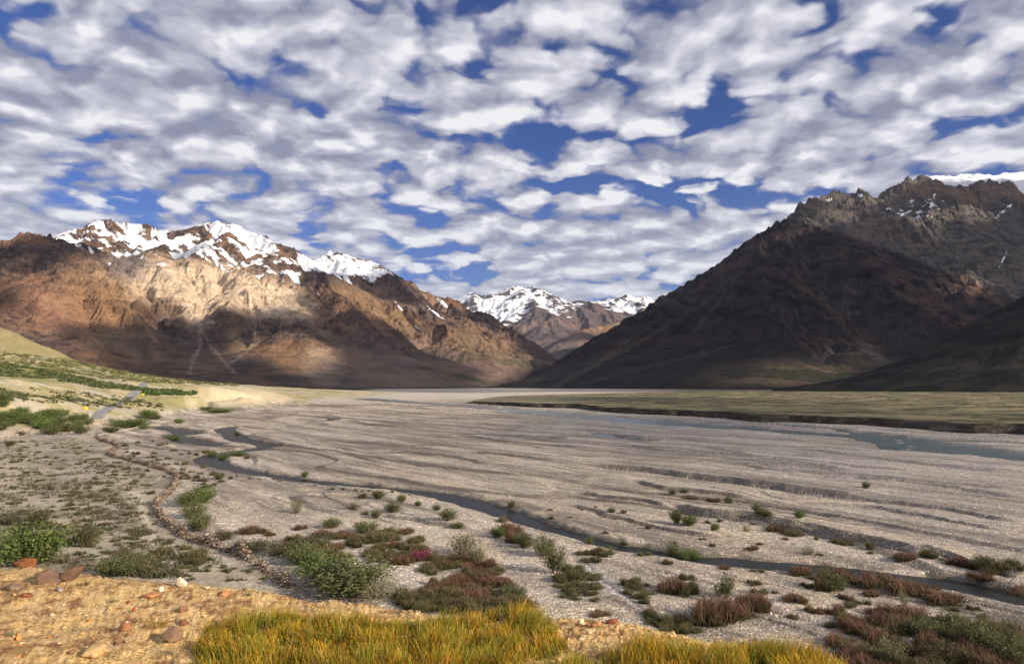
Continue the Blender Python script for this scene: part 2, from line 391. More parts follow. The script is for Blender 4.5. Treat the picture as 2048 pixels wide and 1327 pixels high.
def fn_left(X, Y, b, gx, gy):
    H, dx, dy = erode(X + 120 * fbm(X / 700, Y / 700, 3, 22), Y + 120 * fbm(X / 700, Y / 700, 3, 23), gx, gy, 620, 6, .48, 1.3)
    amp = 112 * sstep(b, 25, 330) + 7 * sstep(b, 5, 60)
    warp = fbm(X / 500, Y / 500, 4, 21)
    H2, _, _ = erode(X + 900, Y - 300, gx, gy, 130, 4, .55, 1.2)
    Z = b + amp * (H - .15) + amp * .11 * H2 + warp * 22 * sstep(b, 40, 300) + (ridged(X / 150, Y / 150, 4, 31) - .4) * 36 * sstep(b, 250, 600) * sstep(warp, -.2, .5) * (1 - .75 * sstep(b, 850, 1100))
    px, py = to_pix(X, Y, b)
    px2, py2 = to_pix(X, Y, Z)
    n1 = fbm(X / 260, (Y + Z) / 260, 4, 41); n2 = fbm(X / 90, (Z * 1.5 + Y) / 90, 4, 42); n5 = fbm(X / 42, (Z * 1.3 + Y * .6) / 42, 4, 47, .6)
    crag = sstep(fbm(X / 330, (Y + Z) / 330, 3, 48) + .35 * H, .0, .3); n3 = fbm((X + Y) / 700, Z / 260, 3, 43)
    crag = crag * sstep(b, 60, 300)
    Z = Z + crag * (ridged(X / 70, Y / 70, 4, 32, .55) - .5) * 24
    low = sstep(-H, -.1, .55) * (1 - crag)            # scree collects in the gullies
    col = colr(X.shape, (.175, .112, .083))
    col = mixc(col, (.105, .070, .066), sstep(n1, -.1, .35) * .8)
    col = mixc(col, (.30, .165, .095), sstep(n3, -.1, .4) * .75)
    col = mixc(col, (.33, .235, .165), low * .7)
    col = mixc(col, (.060, .052, .058), sstep(n2 + H * .5, .35, .75) * .75)
    col = mixc(col, (.052, .046, .052), crag * sstep(n5, -.05, .3) * .8); col = mixc(col, (.26, .18, .13), crag * sstep(-n5, .15, .4) * .5)
    col = mixc(col, (.34, .25, .18), sstep(-H2, .35, .7) * sstep(-n1, -.2, .2) * .6 * (1 - crag))
    col = mixc(col, (.075, .058, .058), sstep(H, .15, .6) * .55)
    for pl_, w_, c_ in (([(397,600),(399,650),(402,690),(385,720),(380,745)], 3.5, (.40,.29,.22)), ([(400,655),(420,690),(445,720),(470,745)], 3, (.36,.27,.21)), ([(490,575),(505,620),(512,660),(498,700),(455,730)], 3, (.36,.27,.21)), ([(330,560),(350,590),(392,612)], 3, (.55,.40,.28)),
        ([(210,540),(240,590),(290,650),(310,680)], 4, (.40,.25,.15)), ([(60,545),(110,600),(125,640)], 3, (.36,.20,.13)), ([(160,560),(200,610),(245,650)], 3, (.34,.21,.13)), ([(700,560),(790,640),(880,690),(960,730)], 4, (.25,.18,.14)), ([(660,620),(760,690),(860,735)], 5, (.22,.16,.13)),
        ([(840,610),(920,670),(1010,715)], 3, (.30,.22,.17)), ([(560,600),(660,680),(740,730)], 4, (.26,.19,.15)), ([(440,440),(500,500),(560,560)], 3, (.24,.17,.13)), ([(900,620),(960,680),(1050,725)], 3, (.30,.22,.16)), ([(780,560),(850,620),(900,650)], 2, (.10,.07,.065)),
        ([(180,700),(215,670),(300,668),(420,690)], 3, (.20,.165,.13)), ([(190,735),(205,700),(235,672)], 2.5, (.10,.105,.07)), ([(700,600),(740,650),(800,700)], 3, (.09,.065,.06)), ([(600,560),(650,610),(700,650)], 3, (.08,.06,.058))):
        d_ = dist_poly(px2, py2, np.array(pl_, float)) + n2 * 3.5
        col = mixc(col, c_, sstep(-d_, -w_ * 1.6, -w_ * .3) * .7)
    tri = np.maximum.reduce([blob(px2, py2, 105, 612, 34, 22, 25, .3), blob(px2, py2, 170, 612, 20, 16, 40, .3), blob(px2, py2, 225, 640, 30, 14, 40, .3)])
    col = mixc(col, (.42, .235, .15), tri * .8)
    # pale cliff belt and its screes
    cream = np.maximum.reduce([blob(px2, py2, 400, 565, 160, 40, 8), blob(px2, py2, 300, 560, 60, 38, 0), blob(px2, py2, 520, 590, 90, 38, 15), blob(px2, py2, 395, 610, 30, 40), blob(px2, py2, 640, 730, 35, 28, 30)])
    cream = np.clip(cream + n2 * .35 * (cream > .02), 0, 1)
    col = mixc(col, (.80, .62, .44), cream * .95)
    col = mixc(col, (.36, .20, .13), blob(px2, py2, 110, 615, 80, 40, 20) * .8)
    col = mixc(col, (.40, .24, .12), np.maximum(blob(px2, py2, 605, 715, 60, 30, 10), blob(px2, py2, 200, 600, 90, 60, 35)) * .6)
    col = mixc(col, (.34, .215, .115), np.maximum(blob(px2, py2, 1000, 710, 130, 24, 18), blob(px2, py2, 760, 620, 90, 20, 28)) * .8)
    col = mixc(col, (.17, .145, .145), blob(px2, py2, 255, 530, 40, 28) * .8)
    # fans: pinkish grey with thin green between
    fan = sstep(py2, 640, 760) * sstep(px2, 520, 760)
    fn_ = fbm((X * .8 - Y * .6) / 240, (X * .6 + Y * .8) / 1400, 4, 44)
    col = mixc(col, (.23, .165, .14), fan * .8)
    col = mixc(col, (.085, .085, .052), fan * sstep(fn_, .0, .35) * .85)
    col = mixc(col, (.26, .18, .14), fan * sstep(-fn_, .15, .45) * .7)
    g = sstep(py2, 690, 775) * sstep(n1, -.15, .3) * (1 - fan)
    col = mixc(col, (.075, .070, .048), g * .8)
    col = col * .86
    # snow: tops, held in hollows, gone from the steep sunny rock
    sl = line_y(px2, [(-100,440),(60,470),(110,492),(200,512),(260,520),(330,528),(420,520),(520,552),(575,562),(610,556),(700,566),(760,560),(800,552),(830,548),(870,556),(1100,560)])
    slope = np.sqrt(gx*gx + gy*gy)
    sn = sstep(sl - py2, -22, 26)
    n4 = fbm((X * .5 + Y * .8) / 45, (X * .8 - Y * .5) / 260, 4, 46)
    snf = np.clip(sn * .95 - .36 + n1 * .75 - H * .3 + n2 * .06 + n4 * .35, 0, 1) * (sn > .01) * .9
    snf = np.maximum(snf, blob(px2, py2, 505, 478, 62, 15, 28, .5) * (.85 + n2 * .5))
    snf = np.maximum(snf, blob(px2, py2, 290, 472, 70, 15, 12, .6) * (.62 + n4 * .7 + n2 * .4))
    snf = np.maximum(snf, blob(px2, py2, 400, 505, 90, 20, 22, .7) * (.42 + n4 * 1.0 + n2 * .4))
    snf = np.maximum(snf, np.maximum(blob(px2, py2, 700, 535, 62, 17, 0, .5), blob(px2, py2, 640, 528, 25, 18)) * (.8 + n2 * .5))
    snf = np.maximum(snf, blob(px2, py2, 885, 605, 16, 3.5, 40, .4))
    for (cx, cy, rx, rot) in ((870,625,24,38),(800,615,14,50),(835,655,22,35),(640,592,10,50),(210,495,22,-8),(290,500,34,20)):
        snf = np.maximum(snf, blob(px2, py2, cx, cy, rx * 1.2, 1.7, rot, .9) * (.75 + n2 * .9))
    return Z, col, snf

def fn_right(X, Y, b, gx, gy):
    H, dx, dy = erode(X + 110 * fbm(X / 600, Y / 600, 3, 52), Y + 110 * fbm(X / 600, Y / 600, 3, 53), gx, gy, 560, 6, .55, 1.3)
    H2, _, _ = erode(X + 500, Y + 700, gx, gy, 120, 4, .6, 1.2)
    px, py = to_pix(X, Y, b)
    cliff = np.maximum(sstep(px, 1560, 1640) * sstep(py - line_y(px, [(1590,445),(1720,486),(1880,545),(2030,612)]), 0, 15) * (1 - sstep(py - line_y(px, [(1590,520),(1720,600),(1880,680),(2030,730)]), 0, 40)), 0)
    amp = (88 * sstep(b, 25, 300) + 6 * sstep(b, 5, 60)) * (1 - .85 * sstep(Y, 5330, 5480) * sstep(px, 1740, 1800))
    lay = b + fbm(X / 400, Y / 400, 3, 57) * 40 + X * .12
    terr = (np.abs(((lay / 55) % 1.0) - .5) * 2) ** 2 * 10
    rough = sstep(py, 520, 440)
    Z = b + amp * (H - .15) + amp * .25 * H2 + fbm(X / 420, Y / 420, 4, 51) * 18 * sstep(b, 40, 300) + terr * sstep(b, 150, 420) * 1.5
    Z += rough * (1 - sstep(Y, 5350, 5450)) * sstep(b, 700, 1000) * (ridged(X / 160, Y / 90, 5, 55, .6) - .4) * 46 * (1 - sstep(px, 1740, 1800))
    Z += sstep(px, 1740, 1800) * sstep(b, 1000, 1250) * (1 - .8 * sstep(Y, 5350, 5450)) * (ridged(X / 110, Y / 110, 5, 58, .6) - .6) * 26
    px2, py2 = to_pix(X, Y, Z)
    n1 = fbm(X / 240, (Y + Z) / 240, 4, 61); n2 = fbm(X / 80, (Z * 1.6 + Y) / 80, 4, 62); n3 = fbm((X + Y) / 800, Z / 240, 3, 63)
    low = sstep(-H, -.1, .5)
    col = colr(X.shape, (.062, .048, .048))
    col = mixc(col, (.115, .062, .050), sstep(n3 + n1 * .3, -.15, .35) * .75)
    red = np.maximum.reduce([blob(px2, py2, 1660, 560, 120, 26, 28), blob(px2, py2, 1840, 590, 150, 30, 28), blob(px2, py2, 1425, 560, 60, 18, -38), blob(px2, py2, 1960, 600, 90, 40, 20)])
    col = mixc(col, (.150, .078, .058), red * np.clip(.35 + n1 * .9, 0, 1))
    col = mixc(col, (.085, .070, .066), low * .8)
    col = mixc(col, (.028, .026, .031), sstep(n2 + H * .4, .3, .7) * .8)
    # bench and upper screes, grey tan
    bench = sstep(line_y(px2, [(1500,440),(1590,442),(1720,482),(1880,541),(2030,606),(2100,630)]) - py2, -2, 8) * sstep(px2, 1480, 1560)
    col = mixc(col, (.150, .128, .108), bench * .9)
    col = mixc(col, (.060, .050, .046), bench * sstep(H + n2 * .6, .15, .5) * .8)
    cl = bench * sstep(slopeof(gx, gy), .75, 1.3)
    col = mixc(col, (.20, .135, .095), cl * .85)
    band = np.sin(lay / 15 + n1 * 2.5) * .5 + .5
    col = col * (1 + (.9 * (band - .45) * sstep(b, 200, 420) * (1 - bench)))[..., None]
    for pl_, w_, c_ in (([(1640,592),(1700,668),(1790,735)], 5, (.24,.17,.13)), ([(1690,590),(1700,640),(1750,700),(1795,732)], 3, (.20,.15,.12)), ([(1050,765),(1250,700),(1400,612),(1470,560)], 5, (.13,.10,.085)), ([(1100,760),(1300,700),(1440,640)], 4, (.12,.09,.08)), ([(1160,768),(1350,720),(1470,690)], 4, (.12,.10,.08)),
        ([(1550,540),(1620,585),(1700,650),(1760,690)], 6, (.20,.10,.07)), ([(1400,575),(1440,545),(1500,520)], 6, (.22,.10,.07)), ([(1740,520),(1850,590),(1960,650)], 6, (.19,.10,.07)), ([(1780,580),(1870,625),(1950,660)], 4, (.24,.14,.09)), ([(1930,560),(1980,590),(2020,620)], 10, (.28,.16,.10)),
        ([(1600,650),(1660,700),(1700,745)], 3, (.16,.12,.095)), ([(1510,610),(1560,640),(1600,700)], 3, (.03,.028,.03)), ([(1560,600),(1600,640),(1650,700)], 3, (.03,.028,.03)), ([(1460,560),(1440,600),(1400,650)], 3, (.14,.11,.095))):
        d_ = dist_poly(px2, py2, np.array(pl_, float)) + n2 * 5
        col = mixc(col, c_, sstep(-d_, -w_ * 1.6, -w_ * .2) * .75)
    # green and tan on the lit foot
    foot = sstep(py2, 690, 765) * blob(px2, py2, 1680, 760, 260, 50)
    col = mixc(col, (.10, .095, .045), foot * .8); col = mixc(col, (.28, .19, .11), foot * sstep(-n1, -.05, .3) * .8)
    col = mixc(col, (.22, .165, .12), np.maximum.reduce([blob(px2, py2, 1755, 715, 45, 10, 38), blob(px2, py2, 1170, 740, 130, 5, -28), blob(px2, py2, 1230, 700, 60, 4, -35)]) * .6)
    col = mixc(col, (.085, .080, .052), sstep(py2, 700, 770) * sstep(n1, -.1, .3) * .5)
    for (x0, y0, x1, y1, w) in ((1640,592,1700,668,3),(1668,588,1680,640,3),(1690,590,1680,650,3),(1700,668,1790,732,4),(1470,545,1462,590,2.5),(1560,640,1610,690,1.5),(1590,620,1615,675,1.5)):
        L_ = math.hypot(x1-x0, y1-y0)
        col = mixc(col, (.16, .125, .105), blob(px2, py2, (x0+x1)/2, (y0+y1)/2, L_/2, w, math.degrees(math.atan2(y1-y0, x1-x0)), .9) * .6)
    col = mixc(col, (.15, .10, .08), sstep(-H2, .4, .75) * (1 - bench) * .5)
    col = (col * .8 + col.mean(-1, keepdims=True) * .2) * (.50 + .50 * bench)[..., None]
    sn = np.maximum.reduce([sstep(line_y(px2, [(1700,340),(1760,360),(1790,366),(1830,372),(1900,375),(1980,378),(2048,392),(2200,400)]) - py2, -4, 5) * sstep(Y, 5330, 5430) * sstep(px2, 1750, 1790) * 1.2,
        blob(px2, py2, 1830, 418, 60, 20, 0, .8) * sstep(n2 - H * .4, .12, .35), blob(px2, py2, 1862, 412, 30, 3.0, -72, .9) * (.7 + n2),
        blob(px2, py2, 1868, 408, 42, 12, 8, .8) * sstep(n2 - H * .5, .25, .45), blob(px2, py2, 2010, 420, 30, 3, -40, .9) * (.7 + n2), blob(px2, py2, 1722, 391, 12, 3, 20) * (.8 + n2), blob(px2, py2, 1655, 400, 10, 2.5, 0) * (.8 + n2),
        blob(px2, py2, 2008, 515, 22, 2., -65, .9) * (.6 + n2)])
    return Z, col, sn
def slopeof(gx, gy): return np.sqrt(gx*gx + gy*gy)

M_rock = rock_mat("weathered rock and scree", .016, 24, .12, .85)
M_rock2 = rock_mat("dark banded rock", .014, 24, .22, 1.0)
def rows(segs): return np.concatenate([np.arange(a, b, s) for a, b, s in segs])
def main_ranges():
    pxs = np.linspace(-150, 2250, 1640); tx = (pxs - 1024) / F / CP
    rs = rows([(1880, 2600, 6.5), (2600, 6300, 6.2), (6300, 7000, 25), (7000, 8000, 70)])
    Y = rs[:, None] + 0 * tx[None, :]; X = Y * tx[None, :]
    b = HM.sample(HM.Z, X, Y); gx = HM.sample(HM.gx, X, Y); gy = HM.sample(HM.gy, X, Y); w = side_w(X, Y)
    Z = np.zeros_like(X); C = np.zeros(X.shape + (3,)); S = np.zeros_like(X)
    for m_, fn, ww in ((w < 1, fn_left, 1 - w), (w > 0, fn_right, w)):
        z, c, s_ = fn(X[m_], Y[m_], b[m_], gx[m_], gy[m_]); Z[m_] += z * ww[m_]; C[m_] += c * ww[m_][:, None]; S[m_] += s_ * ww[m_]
    SHADE_PTS.append((X[::3, ::3].ravel(), Y[::3, ::3].ravel(), Z[::3, ::3].ravel()))
    co = np.stack([X.ravel(), Y.ravel(), Z.ravel()], 1); fc = grid_faces(*X.shape); right = w.ravel()[fc].min(1) >= .5
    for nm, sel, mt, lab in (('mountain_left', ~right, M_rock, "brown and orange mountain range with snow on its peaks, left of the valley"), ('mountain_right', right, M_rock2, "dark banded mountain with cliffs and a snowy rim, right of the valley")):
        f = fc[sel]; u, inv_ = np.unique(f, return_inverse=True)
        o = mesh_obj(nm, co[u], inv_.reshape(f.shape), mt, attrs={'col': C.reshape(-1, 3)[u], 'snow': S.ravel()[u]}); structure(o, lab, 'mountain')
main_ranges()

# far snow peaks
lines_far = [
    jag(L3((850,640,13000),(905,602,13000),(940,580,13000),(965,590,13000),(985,592,13200),(1010,578,13300),(1033,569,13300),(1048,573,13300),(1060,570,13000),(1085,580,13000),(1110,590,13000),(1145,604,13300),(1180,608,13500),(1210,604,13500),(1235,592,13400),(1252,585,13300),(1280,591,13500),(1310,598,13800),(1400,600,13800)),22,200,23),
    L3((1060,571,13000),(1040,600,12000),(1020,640,11000),(1010,680,10000)),
    L3((1060,571,13000),(1100,610,11800),(1150,650,10600),(1170,690,9600)),
    L3((940,580,13000),(960,620,11900),(1000,670,10500)),
    L3((1033,569,13300),(985,612,12000),(1000,640,11500)),
    L3((1252,585,13300),(1240,615,12200),(1260,650,11400)),
    L3((1252,585,13300),(1290,620,12400),(1330,640,11800)),
    jag(L3((1085,716,7300),(1110,690,7700),(1150,665,8200),(1200,650,8600),(1235,640,8800),(1290,640,8900),(1350,630,9000)),16,80,24),
    L3((1200,650,8600),(1180,690,8000),(1150,715,7300)),
    L3((1000,720,9000),(1075,712,7800),(1120,722,6700)),
    L3((900,727,6000),(1100,729,5900),(1400,732,5900)),
]
HF = HMap(-3600, 5600, 5600, 17500, 70, lines_far, 200., [ln for ln in lines_far if len(ln) > 12], .6)
def fn_far(X, Y, b, gx, gy):
    H, dx, dy = erode(X, Y, gx, gy, 1100, 6, .52, 1.0)
    Z = b + 150 * (H - .3) * sstep(b, 250, 1100) + fbm(X / 700, Y / 700, 5, 71, .55) * 45 * sstep(b, 250, 700) + 14 * (H - .3)
    px2, py2 = to_pix(X, Y, Z)
    n1 = fbm(X / 600, (Y + Z) / 600, 4, 72); n2 = fbm(X / 180, (Z * 1.5 + Y) / 180, 4, 73)
    col = colr(X.shape, (.105, .085, .085)); col = mixc(col, (.19, .125, .10), sstep(n1, 0, .3) * .7)
    near = sstep(-Y, -9600, -9000)
    col = mixc(col, (.30, .165, .09), near * sstep(-py2, -690, -650) * .8); col = mixc(col, (.14, .125, .10), near * sstep(n2 + H * .4, 0, .4) * .8)
    sn = sstep(line_y(px2, [(850,600),(905,618),(960,640),(1010,655),(1060,640),(1110,628),(1160,620),(1200,622),(1250,634),(1330,625)]) - py2, -22, 24) * (1 - near)
    snf = np.clip(sn * 1.1 - .42 - H * .75 + n2 * .45 + n1 * .5, 0, 1) * (sn > .01)
    return Z, col, snf
M_rock3 = rock_mat("distant rock", .004, 30)
mountain('mountain_far', HF, 820, 1480, 460, rows([(5950, 9400, 26), (9400, 14200, 24), (14200, 16800, 60)]), fn_far, M_rock3, "snow covered peaks closing the valley in the far distance")

# near dark spur at the right edge
lines_spur = [jag(L3((2500,380,1500),(2250,480,1500),(2100,555,1500),(2048,586,1500),(1990,618,1500),(1900,668,1480),(1830,706,1460),(1770,738,1440),(1720,764,1420),(1668,787,1380)),3,40,33),
    L3((2500,800,950),(2300,800,980),(2048,797,1050),(1850,791,1180),(1740,788,1290),(1660,786,1400)),
    L3((2100,555,1500),(2060,660,1300),(1990,740,1180)),
    L3((2250,480,1500),(2200,640,1250),(2150,740,1100)),
    L3((1640,786,1700),(1800,784,1900),(2500,784,2300))]
HS = HMap(400, 2600, 800, 2400, 12, lines_spur, 0.)
def fn_spur(X, Y, b, gx, gy):
    H, dx, dy = erode(X, Y, gx, gy, 130, 5, .5, 1.)
    Z = b + 8 * (H - .4) * sstep(b, 8, 90) + fbm(X / 150, Y / 150, 4, 81) * 4 * sstep(b, 8, 60) - .6
    n1 = fbm(X / 60, (Y + Z) / 60, 4, 82)
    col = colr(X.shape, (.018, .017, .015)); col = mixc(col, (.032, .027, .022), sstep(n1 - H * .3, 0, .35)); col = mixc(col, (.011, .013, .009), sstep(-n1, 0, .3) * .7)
    return Z, col, 0 * X
M_rock4 = rock_mat("dark grassy scree", .05, 3)
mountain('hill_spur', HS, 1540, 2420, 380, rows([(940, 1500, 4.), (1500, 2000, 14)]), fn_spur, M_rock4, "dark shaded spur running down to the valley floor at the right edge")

# ------------------------------------------------------------------ valley floor
def floor_xy(px, py, z=0.):
    x, y, zz = pix_dir(px, py); t = (EYE - z) / -zz; return x * t, y * t
def world_line(pts): return np.array([floor_xy(a, b) for a, b in pts])
def smooth_line(P_, n=6):
    P_ = np.asarray(P_, float); out = []
    for k in range(len(P_) - 1):
        p0 = P_[max(k-1, 0)]; p1 = P_[k]; p2 = P_[k+1]; p3 = P_[min(k+2, len(P_)-1)]
        for i in range(n):
            t = i / n; out.append(.5 * (2*p1 + (p2-p0)*t + (2*p0-5*p1+4*p2-p3)*t*t + (3*p1-p0-3*p2+p3)*t**3))
    out.append(P_[-1]); return np.array(out)
STREAM_PX = [(520,827,2),(590,829,3),(640,833,3.5),(668,838,3.5),(610,844,3),(530,848,3),(470,852,4),(448,858,4.5),(462,868,4),(478,878,4),(520,886,4),(538,891,3.8),(500,898,3.5),(450,905,4),(425,911,4),(418,918,4.2),(440,930,3.5),(500,943,2.6),(600,957,2.3),(700,968,2.3),(800,978,2.5),(880,988,2.9),(950,1004,3.0),(1000,1020,2.7),(1050,1040,2.2),(1120,1060,1.8),(1200,1082,1.7),(1300,1099,1.7),(1400,1113,1.8),(1500,1122,2.0),(1600,1130,2.2),(1700,1139,2.2),(1800,1150,2.0),(1950,1170,2.0),(2060,1192,2.2),(2250,1225,2.4)]
s_ = smooth_line([(*floor_xy(a, b), w) for a, b, w in STREAM_PX], 4); STREAM, STREAM_W = s_[:, :2], s_[:, 2]
RIVER_PX = [[(560,792,30),(700,796,22),(850,806,9),(1000,817,9),(1150,829,9),(1300,844,11),(1450,853,9),(1560,860,8),(1700,872,4.5),(1850,884,4),(1960,896,4.5),(2080,912,6),(2250,925,7)],
    [(1180,836,4),(1330,846,4),(1480,845,4),(1620,852,3),(1750,868,3),(1830,876,3),(1900,880,3.5),(2100,884,4)],
    [(1700,868,3),(1760,882,5),(1790,890,4),(1760,896,2)], [(1830,880,5),(1870,895,5),(1885,905,3)],[(1950,895,5),(2000,905,7),(2100,920,8)],
    [(1000,822,4),(1080,830,3),(1200,838,2.5)], [(1180,867,2),(1230,872,2),(1300,880,1.3)]]
RIVER = []
for ln in RIVER_PX:
    q = smooth_line([(*floor_xy(a, b), w) for a, b, w in ln], 4); RIVER.append((q[:, :2], q[:, 2]))
POOL_PX = [[(300,852,2),(345,858,4),(370,866,5),(340,872,3)],[(340,868,3),(380,882,5),(430,890,2)],[(210,848,6),(250,850,8),(310,846,3)]]
POOL = []
for ln in POOL_PX:
    q = smooth_line([(*floor_xy(a, b), w) for a, b, w in ln], 4); POOL.append((q[:, :2], q[:, 2]))
# banks: stretches where the gravel sheet ends in a step that faces the camera
BANKS_PX = [([(1160,930),(1300,945),(1450,965),(1600,985),(1740,1003)],1.15),([(1255,962),(1330,980),(1420,990),(1500,1002)],.6),([(1330,1010),(1400,1030),(1520,1045),(1640,1075),(1760,1095),(1900,1130)],.9),
    ([(1200,868),(1260,876),(1305,882)],1.0),([(1250,893),(1350,905),(1500,912)],.6),([(1480,925),(1520,940),(1700,955),(2048,985)],.45),([(930,905),(1040,915),(1110,922)],.5),([(1450,928),(1600,937),(1700,942)],.6),
    ([(1600,955),(1800,965),(2048,1000)],.5),([(700,905),(880,912),(980,935)],.4),([(1150,985),(1260,1005),(1340,1020)],.6),([(1560,895),(1700,912),(1900,935),(2048,950)],.5),([(620,880),(760,890),(900,893)],.3),
    ([(850,868),(1000,873),(1120,885)],.35),([(1170,850),(1330,866),(1500,876),(1650,885)],.4),([(1830,1105),(1950,1135),(2048,1160)],.7),([(760,1030),(860,1050),(960,1060)],.35),([(640,905),(800,925),(960,945),(1090,955)],.45),([(900,870),(1050,888),(1180,898)],.45),([(1380,893),(1560,925),(1700,935)],.5),([(1640,990),(1800,1010),(2048,1050)],.5),([(1120,1010),(1230,1035),(1330,1062),(1440,1080)],.4),([(1700,1010),(1850,1040),(2000,1065)],.4)]
BANKS = [(smooth_line(world_line(p), 4), h) for p, h in BANKS_PX]
WALL_PX = [(190,874),(205,882),(238,896),(215,908),(250,920),(300,934),(342,946),(352,962),(342,984),(318,1004),(312,1020),(328,1044),(352,1066),(384,1082),(420,1094),(455,1106),(490,1122),(525,1142),(552,1160),(575,1180)]
WALL = smooth_line(world_line(WALL_PX), 4)

lines_left = [
    L3((-600,560,980),(-100,615,960),(0,652,940),(60,676,920),(100,696,900),(150,721,870),(175,736,850),(260,757,800)),
    L3((-600,690,520),(-100,695,540),(0,702,560),(150,722,590),(250,742,610),(330,756,620),(380,762,620),(430,765,620),(480,770,600),(520,779,590),(560,790,580),(600,799,560),(618,805,540)),
    L3((-600,760,300),(-100,756,330),(0,757,345),(100,768,370),(200,780,400),(280,782,440),(350,776,500),(420,773,520),(470,776,530),(500,785,540)),
    L3((-600,830,215),(-100,800,260),(0,795,270),(100,798,300),(170,806,330),(230,800,380),(300,798,420),(380,790,440),(430,790,455),(470,793,480),(500,797,500)),
    L3((-600,850,215),(-100,842,232),(0,838,236),(100,832,250),(180,832,280),(240,826,310),(330,818,380),(400,813,430),(460,808,480),(520,806,520),(580,805,545)),
]
lines_left.append(L3((60,705,1150),(150,742,1050),(220,757,980),(300,768,900),(400,777,820),(500,785,740),(560,795,660)))
lines_left.append([(-1500., 1490., 0.), (-60., 1490., 0.)])
fl = [(-600,880),(-100,864),(0,858),(100,850),(180,848),(260,840),(340,830),(400,820),(460,812),(520,810),(600,808),(640,806)]
lines_left.append([(*map(float, floor_xy(a, b)), 0.) for a, b in fl])
fl2 = [(-600,895),(0,875),(150,868),(330,850),(400,840),(480,826),(560,816),(640,809),(660,800)]
lines_left.append([(*map(float, floor_xy(a, b)), 0.) for a, b in fl2])
lines_left.append([(-90., 1500., 0.), (-120., 1100., 0.), (-140., 800., 0.), (-145., 640., 0.), (-140., 560., 0.)])
lines_left.append([(-90., 100., 0.), (-40., 60., 0.), (-10., 200., 0.), (-10., 600., 0.)])
lines_left.append([(-110., 205., 0.), (-75., 165., 0.), (-45., 130., 0.), (-20., 90., 0.)]); lines_left.append([(-95., 330., 0.), (-70., 250., 0.), (-60., 200., 0.)]); lines_left.append([(-110., 430., 0.), (-80., 500., 0.)])
lines_left.append([(-1500., 150., 0.), (-200., 140., 0.), (-90., 100., 0.)])
HL = HMap(-1500, 60, 20, 1500, 6, lines_left, None)
HL.Z = np.where(np.isfinite(HL.Z), HL.Z, 0)

